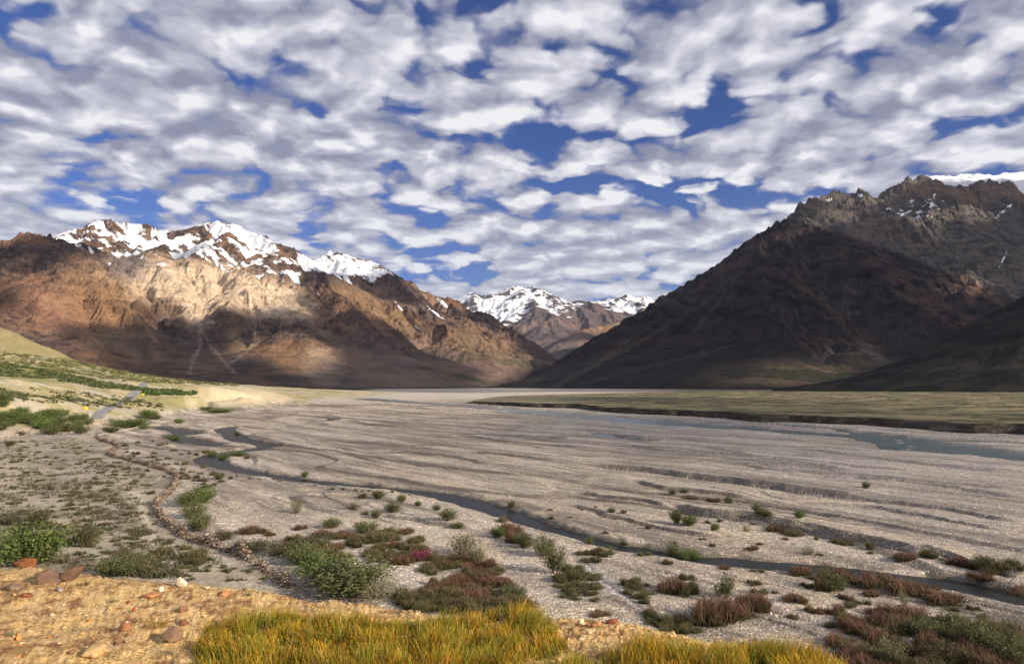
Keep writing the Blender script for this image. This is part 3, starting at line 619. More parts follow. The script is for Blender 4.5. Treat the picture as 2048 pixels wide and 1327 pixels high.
fxx, fyy = .62, -.785        # flow direction of the river
def ground(X, Y):
    """height of the valley floor and masks"""
    s = X * fxx + Y * fyy; t = X * -fyy + Y * fxx      # along and across the flow (t grows away from the camera)
    lf = HL.sample(HL.Z, X, Y) * sstep(-X, -30, 10) * sstep(-Y, -1480, -1300)
    lf = np.maximum(lf - .5, 0)
    flat = 1 - sstep(lf, .3, 2.5)
    dw = fbm(s / 40, t / 14, 3, 101) * 6
    dist = np.maximum(np.hypot(X, Y), 1)
    farf = 1 - sstep(dist, 500, 900)
    dS = dist_poly(X, Y, STREAM, STREAM_W * .66); dS = dS + fbm(X / 5, Y / 5, 3, 102) * .5
    inside = dist_poly(X, Y, WALL)
    # left field: west of the wall, flat and sandy
    wx = np.interp(-Y, -WALL[:, 1][np.argsort(-WALL[:, 1])], WALL[:, 0][np.argsort(-WALL[:, 1])])
    field = sstep(wx - X, -1.5, 1.5) * sstep(-Y, -230, -205) * (1 - sstep(lf, .5, 2.))
    # asymmetric gravel sheets
    z = np.zeros_like(X); bankm = np.zeros_like(X)
    for W_, A_, sd_ in ((26, .34, 1), (11, .17, 2), (4.5, .07, 3)):
        q = t / W_ + 1.3 * fbm(s / (W_ * 5), t / (W_ * 1.3), 3, 110 + sd_)
        fr = q - np.floor(q); rw = np.clip(1.6 * dist ** 2 / 24000 / W_, .07, .6); m = sstep(fbm(s / (W_ * 3), t / (W_ * 1.5), 2, 120 + sd_), -.25, .3)
        saw = np.where(fr < rw, fr / rw, 1 - (fr - rw) / (1 - rw)) - .5
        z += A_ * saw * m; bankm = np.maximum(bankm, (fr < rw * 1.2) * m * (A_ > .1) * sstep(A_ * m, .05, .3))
    for bl, bh in BANKS:
        ab = bl[-1] - bl[0]; L_ = np.hypot(*ab); nx_, ny_ = -ab[1] / L_, ab[0] / L_
        if nx_ * -fyy + ny_ * fxx < 0: nx_, ny_ = -nx_, -ny_
        d = dist_poly(X, Y, bl)
        cx = (X - bl[0][0]) * ab[0] / L_ + (Y - bl[0][1]) * ab[1] / L_
        prof = np.interp(cx, (bl[:, 0] - bl[0][0]) * ab[0] / L_ + (bl[:, 1] - bl[0][1]) * ab[1] / L_, (bl[:, 0] - bl[0][0]) * nx_ + (bl[:, 1] - bl[0][1]) * ny_)
        side = (X - bl[0][0]) * nx_ + (Y - bl[0][1]) * ny_ - prof + fbm(X / 9, Y / 9, 3, 130) * 1.1
        end = sstep(cx, 0, L_ * .15) * sstep(L_ - cx, 0, L_ * .12)
        wdt = np.maximum(bh * 1.1, dist ** 2 / 22000 * 1.5)
        step = np.where(side > 0, np.exp(-np.clip(side, 0, 99) / (9 * bh + 3)), 0) * sstep(side, 0, wdt) - .35 * np.exp(-np.clip(-side, 0, 99) / 5.) * (side < 0)
        z += bh * .66 * step * end
        bankm = np.maximum(bankm, ((side > -.2) & (side < wdt)) * end)
    z *= (1 - field * .85) * (.35 + .65 * farf)
    z += .16 * fbm(X / 14, Y / 14, 4, 140) + .035 * fbm(X / 1.1, Y / 1.1, 3, 141) * (dist < 260)
    z = np.maximum(z + .16, -.2)
    z = z * flat + lf + (1 - flat) * (fbm(X / 35, Y / 35, 4, 142) * .9 + ridged(X / 16, Y / 16, 4, 143) * .8 * sstep(lf, 2, 9) * (1 - .6 * sstep(lf, 12, 30)))
    # bluff gullies on the sandy terrace end
    # stream and river beds
    bed = sstep(-dS, -1.3, .5)
    z = z * (1 - bed * flat) + (-.75) * bed * flat
    wet = sstep(-dS, -1.1, -.1)
    riv = np.zeros_like(X)
    wob = fbm(s / 30, t / 10, 4, 150) * 4.5
    for P_, W_ in RIVER:
        d = dist_poly(X, Y, P_, W_) + wob + 3.2 * ridged(s / 34, t / 9, 3, 152) - 1.8
        rb = sstep(-d, -3., 1.5) * flat; z = z * (1 - rb) - .8 * rb; riv = np.maximum(riv, sstep(-d, -5, 0))
    for P_, W_ in POOL:
        d = dist_poly(X, Y, P_, W_ * .8) + fbm(X / 6, Y / 6, 3, 151) * 2
        rb = sstep(-d, -2., 1.) * (1 - sstep(lf, 3, 6)); z = z * (1 - rb) - .6 * rb; wet = np.maximum(wet, sstep(-d, -3, 0))
    # braids from noise across the wide bed on the right
    br = ridged(s / 90 + .3 * fbm(s / 50, t / 20, 3, 160), t / 22, 3, 161)
    zone = sstep(t, 150, 210) * sstep(X, -60, 0) * (1 - sstep(dist, 420, 700)) * flat
    rb = sstep(br, .78, .9) * zone; z = z - rb * .35
    return z, dict(s=s, t=t, lf=lf, flat=flat, field=field, wet=wet, riv=riv, bank=bankm, dS=dS, dist=dist)

inv = np.linspace(1 / 39., 1 / 4200., 900); rs_f = 1 / inv
rs_f = np.concatenate([np.geomspace(18, 38.5, 40), rs_f[rs_f < 900], np.geomspace(905, 9000, 70)])
pxs = np.concatenate([np.linspace(-900, -160, 60), np.linspace(-150, 2200, 1150), np.linspace(2215, 3400, 60)])
Yg = rs_f[:, None] + 0 * pxs[None, :]; Xg = Yg * ((pxs - 1024) / F / CP)[None, :]
Zg, Q = ground(Xg, Yg)
px2, py2 = to_pix(Xg, Yg, Zg)
nA = fbm(Q['s'] / 45, Q['t'] / 7, 4, 171); nB = fbm(Xg / 9, Yg / 9, 4, 172); nC = fbm(Q['s'] / 12, Q['t'] / 2.4, 3, 173)
gcol = colr(Xg.shape, (.44, .375, .302))
gcol = mixc(gcol, (.27, .235, .20), sstep(nA, .0, .35) * .7)
gcol = mixc(gcol, (.53, .47, .395), sstep(-nA, .05, .4) * .7)
gcol = mixc(gcol, (.20, .175, .15), sstep(nC, .15, .45) * .45)
nF = fbm(Q['s'] / 110 + 3, Q['t'] / 9, 5, 178, .6)
gcol = mixc(gcol, (.20, .175, .15), sstep(nF, .12, .42) * .45)
nG = fbm(Q['s'] / 60 + 7, Q['t'] / 3.2, 4, 179, .55); gcol = mixc(gcol, (.15, .13, .11), sstep(nG, .30, .46) * .6); gcol = mixc(gcol, (.58, .51, .42), sstep(-nF, .2, .45) * .4)
gcol = mixc(gcol, (.48, .41, .30), sstep(nB - .2 * nA, .42, .6) * .6)
gcol = mixc(gcol, (.12, .105, .09), Q['bank'] * .7)  # shade of the step faces painted into the gravel colour
gcol = mixc(gcol, (.33, .32, .31), sstep(Q['t'], 110, 190) * sstep(Xg, -10, 40) * .45)          # bluer, siltier near the river
gcol = mixc(gcol, (.27, .255, .25), sstep(Xg, 20, 60) * .45 * (1 - sstep(Q['dist'], 130, 220)))
gcol = mixc(gcol, (.46, .42, .36), sstep(Q['dist'], 500, 800) * .8)
gcol = mixc(gcol, (.13, .115, .07), sstep(px2, 1150, 1450) * sstep(Q['dist'], 650, 900) * .85)
gcol = mixc(gcol, (.085, .078, .055), Q['wet'] * .9)
gcol = mixc(gcol, (.145, .135, .12), Q['riv'] * .5)
gcol = gcol * np.array([1.13, 1.11, 1.08])
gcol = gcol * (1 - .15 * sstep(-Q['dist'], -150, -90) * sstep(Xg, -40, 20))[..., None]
fcol = colr(Xg.shape, (.36, .31, .235)); fcol = mixc(fcol, (.22, .19, .135), sstep(nB, 0, .4) * .7); fcol = mixc(fcol, (.43, .37, .27), sstep(-nB - nA * .4, .15, .4) * .8)
gcol = gcol + (fcol - gcol) * Q['field'][..., None]
for pl_, w_, c_, m_ in (([(268,985),(283,1020),(292,1050),(296,1080),(310,1110),(350,1140)], .5, (.50,.44,.33), 1), ([(215,1000),(240,985),(285,975),(330,952)], .35, (.50,.44,.33), .9), ([(120,1090),(200,1112),(290,1095),(380,1108),(450,1135)], 1.0, (.46,.41,.32), .8),
    ([(1165,1125),(1195,1160),(1250,1205),(1330,1262)], .25, (.47,.44,.41), .9), ([(1180,1125),(1212,1160),(1270,1205),(1350,1262)], .25, (.47,.44,.41), .9), ([(1175,1128),(1205,1162),(1262,1207),(1342,1266)], .14, (.20,.18,.16), .8),
    ([(820,1052),(860,1060),(910,1068)], 1.0, (.58,.50,.40), .9), ([(1520,1000),(1600,1004),(1740,1006)], .6, (.58,.49,.36), .9), ([(1620,1045),(1680,1060),(1730,1062)], .5, (.56,.48,.36), .9), ([(1700,1128),(1760,1136),(1840,1142)], .35, (.56,.48,.38), .8),
    ([(860,960),(960,965),(1100,975)], .8, (.56,.49,.38), .7), ([(1080,960),(1110,980),(1090,984)], .5, (.58,.50,.38), .8), ([(440,1086),(500,1105),(560,1125),(620,1160)], 1.0, (.33,.30,.25), .8)):
    d_ = dist_poly(Xg, Yg, smooth_line(world_line(pl_), 4)) + .35 * nB
    gcol = mixc(gcol, c_, sstep(-d_, -w_ * 1.8, -w_ * .4) * m_)
# slopes on the left: pale sand with sparse yellow-green grass
lfm = sstep(Q['lf'], .4, 3.)
nD = fbm(Xg / 60, Yg / 25, 4, 175); nE = fbm(Xg / 12, Yg / 8, 4, 176)
lc = colr(Xg.shape, (.46, .385, .235)); lc = mixc(lc, (.27, .25, .10), sstep(nD + nE * .5, -.05, .35) * .8); lc = mixc(lc, (.40, .37, .31), sstep(-nD + nE * .3, .1, .4) * .7)
up = sstep(-py2, -775, -745) * sstep(-px2, -400, -380); lc = mixc(lc, (.20, .20, .075), up * sstep(nE, -.35, .2) * .8)
hill = sstep(Yg, 660, 720) * (px2 < 260); lc = mixc(lc, (.30, .25, .115), hill * .85); lc = mixc(lc, (.11, .115, .045), hill * sstep(fbm(Xg / 70, Yg / 90, 3, 177), .0, .3) * .8)
lc = mixc(lc, (.56, .47, .31), blob(px2, py2, 480, 793, 75, 16) * .9)
gcol = gcol + (lc - gcol) * lfm[..., None]

def gravel_mat():
    m, T, b = mat_new("gravel river bed"); g = T.new('ShaderNodeNewGeometry'); pos = g.outputs['Position']
    c = attr(T, 'col'); sp = attr(T, 'speck', True)
    v1 = T.voro(pos, 4.6, out='Color'); v1d = T.voro(pos, 4.6); v2 = T.voro(pos, 11.0, out='Color'); v2d = T.voro(pos, 11.0)
    n1 = T.noise(pos, .9, 6, .65); n2 = T.noise(pos, .12, 5, .6)
    a = T.new('ShaderNodeSeparateColor', ins={0: v1}).outputs[0]; a2 = T.new('ShaderNodeSeparateColor', ins={0: v2}).outputs[1]
    k1 = T.m('ADD', T.m('MULTIPLY', T.m('SUBTRACT', a, .5), .6), T.m('MULTIPLY', T.m('SUBTRACT', a2, .5), .55))
    k1 = T.m('ADD', k1, T.ss(a, .90, .99, 0, .8))          # the odd pale cobble
    k = T.m('ADD', T.m('MULTIPLY', k1, sp), T.m('ADD', 1.0, T.m('ADD', T.m('MULTIPLY', T.m('SUBTRACT', n1, .5), .7), T.m('MULTIPLY', T.m('SUBTRACT', n2, .5), .6))))
    T.put(b.inputs['Base Color'], T.vm('SCALE', c, sc_=k))
    b.inputs['Roughness'].default_value = .92; b.inputs['Specular IOR Level'].default_value = .12
    h = T.m('ADD', T.m('MULTIPLY', T.m('SUBTRACT', 1.0, v1d), T.m('MULTIPLY', sp, .5)), T.m('ADD', T.m('MULTIPLY', T.m('SUBTRACT', 1.0, v2d), T.m('MULTIPLY', sp, .25)), T.m('MULTIPLY', n1, .6)))
    T.put(b.inputs['Normal'], bump(T, h, .20)); return m
M_gravel = gravel_mat()
speck = (1 - .75 * np.maximum(Q['field'], lfm)) * (1 - .8 * Q['wet'])
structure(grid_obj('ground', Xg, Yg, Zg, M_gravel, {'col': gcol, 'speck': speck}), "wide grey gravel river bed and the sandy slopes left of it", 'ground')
SHADE_PTS.append((Xg[::4, ::4].ravel(), Yg[::4, ::4].ravel(), Zg[::4, ::4].ravel()))
# far apron so that the land reaches the horizon in every direction
a_ = np.linspace(-40000, 40000, 41); AX, AY = np.meshgrid(a_, a_)
structure(grid_obj('terrain', AX, AY, AX * 0 - 4., M_gravel, {'col': colr(AX.shape, (.3, .27, .22)), 'speck': AX * 0}), "pale land beyond the valley out to the horizon", 'ground')

# the grassy river terrace across the water, with its cut bank
BK = np.array([(930,806),(960,808),(1000,810),(1040,813),(1080,815),(1150,818),(1220,824),(1300,829),(1350,831),(1430,836),(1470,839),(1500,842),(1560,846),(1600,848),(1700,853),(1800,858),(1880,862),(1950,866),(2048,869),(2300,880),(2800,905)], float)
pxt = np.linspace(925, 2700, 1500); pyb = np.interp(pxt, BK[:, 0], BK[:, 1])
bx, by = floor_xy(pxt, pyb); ux, uy = bx / np.hypot(bx, by), by / np.hypot(bx, by)
off = fbm(bx / 60, by / 60, 3, 191, .5) * 12 + fbm(bx / 6, by / 6, 2, 192) * .2
hgt = np.interp(pxt, [925, 950, 1050, 1500, 2048, 2700], [.3, 2.0, 3.0, 3.2, 3.2, 3.2]) + .25 * fbm(bx / 30, by / 30, 3, 193)
ks = np.concatenate([np.linspace(0, 1, 9), 1 + np.geomspace(.02, 4, 18), np.geomspace(6, 1500, 130)])
TX = np.zeros((len(ks), len(pxt))); TY = TX.copy(); TZ = TX.copy(); face = TX.copy()
flut = ridged(bx / 2.6, by / 2.6, 3, 195); slump = sstep(fbm(bx / 60, by / 60, 4, 194), .05, .45)
farlim = np.interp(pxt, [925, 1000, 1500, 2048, 2700], [640, 900, 1500, 1500, 1300])
for i, k in enumerate(ks):
    if k <= 1:
        d = off + 1.9 * k**1.6 + slump * k ** 1.4 * 7 + .12 * flut * math.sin(k * math.pi) ; z = -.5 + (hgt + .5) * (k ** .8); face[i] = 1
    else:
        d = off + 1.9 + slump * 7 + (k - 1); z = hgt + .12 * fbm((bx + ux * d) / 8, (by + uy * d) / 8, 3, 196); face[i] = 0
    rr = np.minimum(np.hypot(bx, by) + d, farlim + 0 * d)
    TX[i], TY[i] = ux * rr, uy * rr; TZ[i] = z - sstep(rr, farlim - 120, farlim) * (hgt + .3)
tn = fbm(TX / 30, TY / 34, 5, 197, .65); tn2 = fbm(TX / 6, TY / 6, 3, 198)
tcol = colr(TX.shape, (.165, .145, .078)); tcol = mixc(tcol, (.060, .062, .030), sstep(tn + tn2 * .6, -.1, .3) * .85); tcol = mixc(tcol, (.27, .225, .13), sstep(-tn + tn2 * .3, .05, .4) * .7)
tpx, tpy = to_pix(TX, TY, TZ)
tcol = mixc(tcol, (.30, .26, .17), sstep(1250 - tpx, 0, 200) * .5)
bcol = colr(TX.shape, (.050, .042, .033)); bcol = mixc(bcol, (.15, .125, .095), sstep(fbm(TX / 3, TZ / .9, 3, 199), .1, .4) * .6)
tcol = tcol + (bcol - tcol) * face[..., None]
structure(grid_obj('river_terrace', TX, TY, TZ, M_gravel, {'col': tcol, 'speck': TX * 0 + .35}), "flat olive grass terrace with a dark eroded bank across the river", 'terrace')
SHADE_PTS.append((TX[::2, ::4].ravel(), TY[::2, ::4].ravel(), TZ[::2, ::4].ravel()))

# water
def water_mat(name, c, rough, k=1.):
    m, T, b = mat_new(name); pos = T.new('ShaderNodeNewGeometry').outputs['Position']
    n = T.noise(pos, .9 * k, 5, .6); n2 = T.noise(pos, .05, 3, .5)
    T.put(b.inputs['Base Color'], T.mix(T.ss(n2, .35, .65), rgb(c), rgb([q * 1.35 for q in c])))
    b.inputs['Roughness'].default_value = rough; b.inputs['Specular IOR Level'].default_value = .5; b.inputs['IOR'].default_value = 1.33
    b.inputs['Specular IOR Level'].default_value = .22; T.put(b.inputs['Normal'], bump(T, n, .16)); return m
M_ws = water_mat("clear dark stream water", (.014, .016, .015), .38); M_wr = water_mat("silty glacial water", (.095, .125, .128), .22, .4)
def st_sheet(name, s0, s1, t0, t1, z, mat, label):
    S_, T_ = np.meshgrid(np.linspace(s0, s1, 30), np.linspace(t0, t1, 12))
    return structure(grid_obj(name, S_ * fxx + T_ * -fyy, S_ * fyy + T_ * fxx, S_ * 0 + z, mat), label, 'water')
st_sheet('stream_water', -420, 120, 12, 150, -.34, M_ws, "dark clear side stream winding through the gravel")
st_sheet('river_water', -1300, 160, 150, 900, -.34, M_wr, "braided blue grey river on the far side of the gravel bed")

# ------------------------------------------------------------------ foreground brow of the hill
EDGE_PX = [(-700,1105),(-200,1118),(0,1128),(160,1140),(400,1165),(560,1183),(700,1197),(850,1213),(1000,1222),(1200,1240),(1330,1255),(1450,1280),(1600,1302),(1720,1322),(1900,1352),(2200,1400),(2900,1500)]
FZ = 14.4
e_ = np.array([floor_xy(a, b, FZ) for a, b in EDGE_PX]); e_ = smooth_line(e_, 5)
eang = np.arctan2(e_[:, 0], e_[:, 1]); erad = np.hypot(e_[:, 0], e_[:, 1]); o_ = np.argsort(eang); eang, erad = eang[o_], erad[o_]
def brow(X, Y, detail=True):
    an = np.arctan2(X, np.maximum(Y, .05)); r = np.hypot(X, Y)
    er = np.interp(an, eang, erad) + .10 * fbm(X * 1.1, Y * 1.1, 3, 201)
    d = r - er
    z = FZ + .035 * fbm(X / 1.3, Y / 1.3, 3, 202) - .01 * np.clip(-d, 0, 3) * 0
    z = z - np.where(d > 0, .55 * d + .15 * np.minimum(d, 1.) , 0) - .03 * np.exp(-(d / .25) ** 2)
    if detail: z = z + .013 * fbm(X * 5, Y * 5, 4, 203, .6) + .009 * ridged(X * 11, Y * 11, 3, 204) + .010 * fbm(X * 26, Y * 26, 3, 206, .6)
    z = z + np.clip(d, 0, 8) / 8 * fbm(X / 4, Y / 4, 3, 205) * .8
    return np.maximum(z, -3.5)
iv = np.linspace(1 / 1.2, 1 / 9., 430); rb_ = np.concatenate([np.array([.25, .5, .8, 1.0]), 1 / iv, np.geomspace(9.2, 40, 40)])
ab_ = np.concatenate([np.linspace(-95, -42, 50), np.linspace(-41.8, 41.8, 900), np.linspace(42, 95, 50)]) * math.pi / 180
BX, BY = rb_[:, None] * np.sin(ab_)[None, :], rb_[:, None] * np.cos(ab_)[None, :]
BZ = brow(BX, BY)
n1 = fbm(BX * 2.2, BY * 2.2, 4, 211); n2 = fbm(BX * 9, BY * 9, 4, 212); n3 = fbm(BX * .9, BY * .9, 3, 213)
bc = colr(BX.shape, (.66, .44, .185)); bc = mixc(bc, (.40, .235, .105), sstep(n1 + n2 * .3, .05, .4) * .7); bc = mixc(bc, (.74, .53, .27), sstep(-n2 - n3 * .3, .1, .4) * .7)
bc = mixc(bc, (.27, .135, .065), sstep(n2 + n1 * .3, .25, .5) * .75)
def soil_mat():
    m, T, b = mat_new("golden gritty soil"); pos = T.new('ShaderNodeNewGeometry').outputs['Position']; c = attr(T, 'col')
    v1 = T.voro(pos, 38.); v1c = T.new('ShaderNodeSeparateColor', ins={0: T.voro(pos, 38., out='Color')}); v2 = T.voro(pos, 95.)
    n1 = T.noise(pos, 14, 7, .7); n2 = T.noise(pos, 60, 5, .7)
    k = T.m('ADD', T.m('MULTIPLY', T.m('SUBTRACT', v1c.outputs[0], .5), .45), T.m('ADD', .98, T.m('ADD', T.m('MULTIPLY', T.m('SUBTRACT', n1, .5), 1.2), T.m('MULTIPLY', T.m('SUBTRACT', n2, .5), .9))))
    c2 = T.vm('SCALE', c, sc_=k)
    dark = T.m('MULTIPLY', T.ss(v1c.outputs[1], .76, .84), T.ss(v1, .0, .5, 1, 0))
    T.put(b.inputs['Base Color'], T.mix(T.m('MULTIPLY', dark, .8), c2, (.20, .09, .045, 1)))
    b.inputs['Roughness'].default_value = .95; b.inputs['Specular IOR Level'].default_value = .1
    h = T.m('ADD', T.m('MULTIPLY', T.m('SUBTRACT', 1., v1), .5), T.m('ADD', T.m('MULTIPLY', n1, 1.2), T.m('ADD', T.m('MULTIPLY', n2, .6), T.m('MULTIPLY', T.m('SUBTRACT', 1., v2), .2))))
    T.put(b.inputs['Normal'], bump(T, h, .018)); return m
M_soil = soil_mat()
structure(grid_obj('hill_brow', BX, BY, BZ, M_soil, {'col': bc}), "golden sandy brow of the hill in the foreground", 'ground')

# ------------------------------------------------------------------ rocks
def simple_mat(name, var=.25, rough=.9, scale=20., bd=.01):
    m, T, b = mat_new(name); tcn = T.new('ShaderNodeTexCoord').outputs['Object']; c = attr(T, 'col')
    oi = T.new('ShaderNodeObjectInfo').outputs['Random']
    n = T.noise(tcn, scale, 6, .65)
    k = T.m('ADD', T.m('MULTIPLY', T.m('SUBTRACT', n, .5), var * 4), T.m('MULTIPLY_ADD', T.m('SUBTRACT', oi, .5), .3, 1.))
    T.put(b.inputs['Base Color'], T.vm('SCALE', c, sc_=k)); b.inputs['Roughness'].default_value = rough
    T.put(b.inputs['Normal'], bump(T, n, bd)); return m
M_stone = simple_mat("broken stone", .22, .85, 14., .012)
M_pebble = simple_mat("small stones", .1, .9, 40., .003)
import bmesh
def ico(sub):
    bm = bmesh.new(); bmesh.ops.create_icosphere(bm, subdivisions=sub, radius=1)
    v = np.array([q.co[:] for q in bm.verts]); f = np.array([[w.index for w in p.verts] for p in bm.faces]); bm.free(); return v, f
ICO1, ICO2, ICO3 = ico(1), ico(2), ico(3)
def rock_shape(base, rng, cuts=9, rough=.06):
    """angular block: hull of a few random points, edges slightly knocked off, sides roughened"""
    n = 8 + cuts if base is not ICO1 else 9
    q = rng.normal(size=(n, 3)); q /= np.linalg.norm(q, axis=1, keepdims=True); q *= rng.uniform(.7, 1.05, (n, 1))
    bm = bmesh.new()
    for p in q: bm.verts.new(p)
    bmesh.ops.convex_hull(bm, input=bm.verts[:])
    bmesh.ops.delete(bm, geom=[v for v in bm.verts if not v.link_faces], context='VERTS')
    if rough:
        bmesh.ops.bevel(bm, geom=bm.edges[:], offset=.05, segments=1, affect='EDGES', clamp_overlap=True)
        bmesh.ops.triangulate(bm, faces=bm.faces[:])
        bmesh.ops.subdivide_edges(bm, edges=bm.edges[:], cuts=2, use_grid_fill=True)
    bmesh.ops.triangulate(bm, faces=bm.faces[:])
    bm.verts.ensure_lookup_table(); bm.verts.index_update()
    v = np.array([p.co[:] for p in bm.verts]); f = np.array([[w.index for w in p.verts] for p in bm.faces]); bm.free()
    if rough: v = v * (1 + rough * fbm(v[:, 0] * 2.5 + rng.uniform(0, 50), v[:, 1] * 2.5 + v[:, 2] * 1.7, 4, 7))[:, None]
    return v, f
def rotz(a): c, s = math.cos(a), math.sin(a); return np.array([[c, -s, 0], [s, c, 0], [0, 0, 1.]])
def put_brow(px, py):
    """point of the brow seen at a photo position (ray march)"""
    x, y, z = [float(q) for q in pix_dir(px, py)]
    ts = np.linspace(1.0, 9, 900); zz = EYE + z * ts - brow(x * ts, y * ts, False); k = int(np.argmax(zz < 0))
    t = ts[k]; return np.array([x * t, y * t, float(brow(np.array([x*t]), np.array([y*t]))[0])]), t
def brow_rock(px, py, w, h, color, label, cuts=9, dp=.8, yaw=0, seed=0, tilt=0.):
    rng = np.random.default_rng(1000 + seed + int(px)); p, t = put_brow(px, py); s = t / F * w / 2 * 1.08; hh = t / F * h * 1.12
    v, f = rock_shape(ICO3, rng, cuts, .10)
    v = v * np.array([s, s * dp, hh * .75]); v = v @ rotz(yaw).T; v[:, 2] += hh * .3 + tilt * v[:, 0]
    c = np.tile(color, (len(v), 1)) * (1 + .35 * fbm(v[:, 0] / s * 1.5, v[:, 2] / s * 2.5 + v[:, 1] / s, 3, 12))[:, None]
    o = mesh_obj('rock', v, f, M_stone, smooth=False, attrs={'col': c}); o.location = p
    return tag(o, label, 'rock')
OR = (.42, .14, .035); DB = (.16, .085, .06); GB = (.27, .17, .11); WT = (.66, .56, .42); BR = (.24, .11, .06)
brow_rock(55, 1136, 48, 18, (.22,.09,.035), "rust brown rock on the brow in front of the leafy bush at the left edge", seed=1)
brow_rock(88, 1136, 44, 26, OR, "orange pointed rock on the brow, largest of the rust coloured pair by the left bush", seed=2)
brow_rock(92, 1164, 62, 30, (.15,.09,.06), "grey brown wedge of rock sticking up from the sand near the left bush", 7, seed=3)
brow_rock(140, 1163, 56, 22, (.14,.08,.05), "tilted grey brown slab leaning against the wedge shaped rock", 6, .4, .4, 4, .5)
brow_rock(25, 1178, 36, 10, (.22,.15,.11), "flat grey brown stone at the far left of the sandy brow", 8, seed=5)
brow_rock(120, 1182, 16, 7, (.30,.26,.25), "small pale grey stone below the tilted slab", 8, seed=6)
brow_rock(52, 1196, 30, 9, (.26,.10,.05), "low reddish stone half buried left of the sandy middle", 8, seed=7)
brow_rock(363, 1172, 30, 17, WT, "whitish angular stone on the rim of the sandy brow", 7, seed=8)
brow_rock(322, 1182, 14, 10, (.55,.47,.36), "little pale stone below the whitish angular one", 8, seed=9)
brow_rock(598, 1186, 46, 26, OR, "large orange rock on the rim at the end of the stone wall", 8, seed=10)
brow_rock(575, 1180, 16, 9, WT, "pale chip of stone leaning on the large orange rock", 8, seed=11)
brow_rock(764, 1194, 22, 9, (.50,.24,.08), "small tan orange stone on the rim above the middle of the grass", 8, seed=12)
brow_rock(828, 1200, 18, 15, (.40,.12,.04), "small dark orange stone on the rim beside the reddish scrub", 8, seed=13)
brow_rock(848, 1203, 30, 7, (.50,.33,.19), "flat tan stone just right of the dark orange stone", 8, seed=14)
brow_rock(912, 1216, 30, 11, (.52,.28,.09), "flat honey coloured stone at the rim just above the grass tips", 8, seed=15)
brow_rock(813, 1200, 10, 6, WT, "tiny white chip left of the dark orange stone", 8, seed=16)
brow_rock(1108, 1236, 34, 18, (.60,.45,.25), "cream boulder behind the right shoulder of the tall grass", 8, seed=17)
brow_rock(1125, 1230, 16, 12, (.55,.42,.22), "rounded yellow stone behind the cream boulder", 8, seed=18)
brow_rock(1163, 1248, 22, 13, (.66,.54,.36), "pale rounded stone in the sandy gap right of the tall grass", 8, seed=19)
brow_rock(1195, 1252, 30, 11, (.48,.24,.10), "orange flat stone in the sandy gap between the grass masses", 8, seed=20)
brow_rock(1225, 1247, 36, 8, (.38,.14,.07), "low red brown stone at the rim of the sandy gap", 8, seed=21)
brow_rock(1248, 1244, 16, 9, (.55,.40,.22), "small tan stone at the far rim of the sandy gap", 8, seed=22)
brow_rock(362, 1226, 20, 10, BR, "dark brown nugget lying on open sand left of the grass", 8, seed=23)
brow_rock(268, 1226, 12, 7, (.36,.10,.05), "small dark red pebble in the middle of the sand", 8, seed=24)
brow_rock(343, 1283, 48, 24, (.22,.13,.085), "brown grey stone in the shade at the left end of the grass", 7, seed=25)
brow_rock(368, 1250, 22, 12, (.24,.10,.06), "dark red brown stone behind the left end of the grass", 7, seed=26)
brow_rock(250, 1262, 26, 12, (.34,.15,.07), "reddish stone among dry sprigs in the lower left sand", 7, seed=27)
brow_rock(36, 1278, 14, 13, (.60,.27,.08), "bright orange round pebble near the lower left corner", 4, seed=28)
brow_rock(304, 1194, 46, 6, (.40,.19,.08), "long flat red brown stone flush with the sand", 9, seed=29)
brow_rock(232, 1290, 20, 9, (.20,.09,.05), "dark split stone near the bottom of the sandy ground", 7, seed=30)
brow_rock(190, 1310, 60, 22, (.55,.37,.17), "buff yellow stone cut by the bottom edge of the picture", 6, seed=31)
brow_rock(450, 1190, 34, 9, (.42,.20,.09), "flat orange brown stone between rim and grass", 9, seed=32)

def scatter_rocks(name, pts, sizes, colors, mat, base=ICO1, flat=.7, variants=6, smooth=False, seed=1):
    rng = np.random.default_rng(seed); V = []; Fc = []; C = []; n = 0
    sh = [rock_shape(ICO1, rng, 6, .0) for _ in range(variants)]
    for k in range(len(pts)):
        v, f = sh[k % variants]; s = sizes[k]
        w = (v * [s, s * rng.uniform(.6, 1), s * flat * rng.uniform(.6, 1)]) @ rotz(rng.uniform(0, 6.3)).T + pts[k]
        V.append(w); Fc.append(f + n); C.append(np.tile(colors[k], (len(v), 1))); n += len(v)
    return mesh_obj(name, np.concatenate(V), np.concatenate(Fc), mat, smooth=smooth, attrs={'col': np.concatenate(C)})
# grit and chips on the brow
N = 9000
pr = 1 / RNG.uniform(1 / 6.8, 1 / 1.9, N); pa = RNG.uniform(R(-40), R(40), N)
gx_, gy_ = pr * np.sin(pa), pr * np.cos(pa); gz_ = brow(gx_, gy_)
pal = np.array([(.50,.30,.13),(.34,.16,.07),(.62,.48,.30),(.24,.12,.07),(.44,.20,.07),(.28,.21,.16),(.55,.38,.20)])
sz = .004 + .026 * RNG.random(N) ** 6 + .004 * RNG.random(N)
tag(scatter_rocks('grit', np.c_[gx_, gy_, gz_ + sz * .15], sz, pal[RNG.integers(0, 7, N)] * RNG.uniform(.8, 1.15, (N, 1)), M_pebble, flat=.6, seed=3), "brown and tan grit scattered over the golden sand", 'grit', kind='stuff')
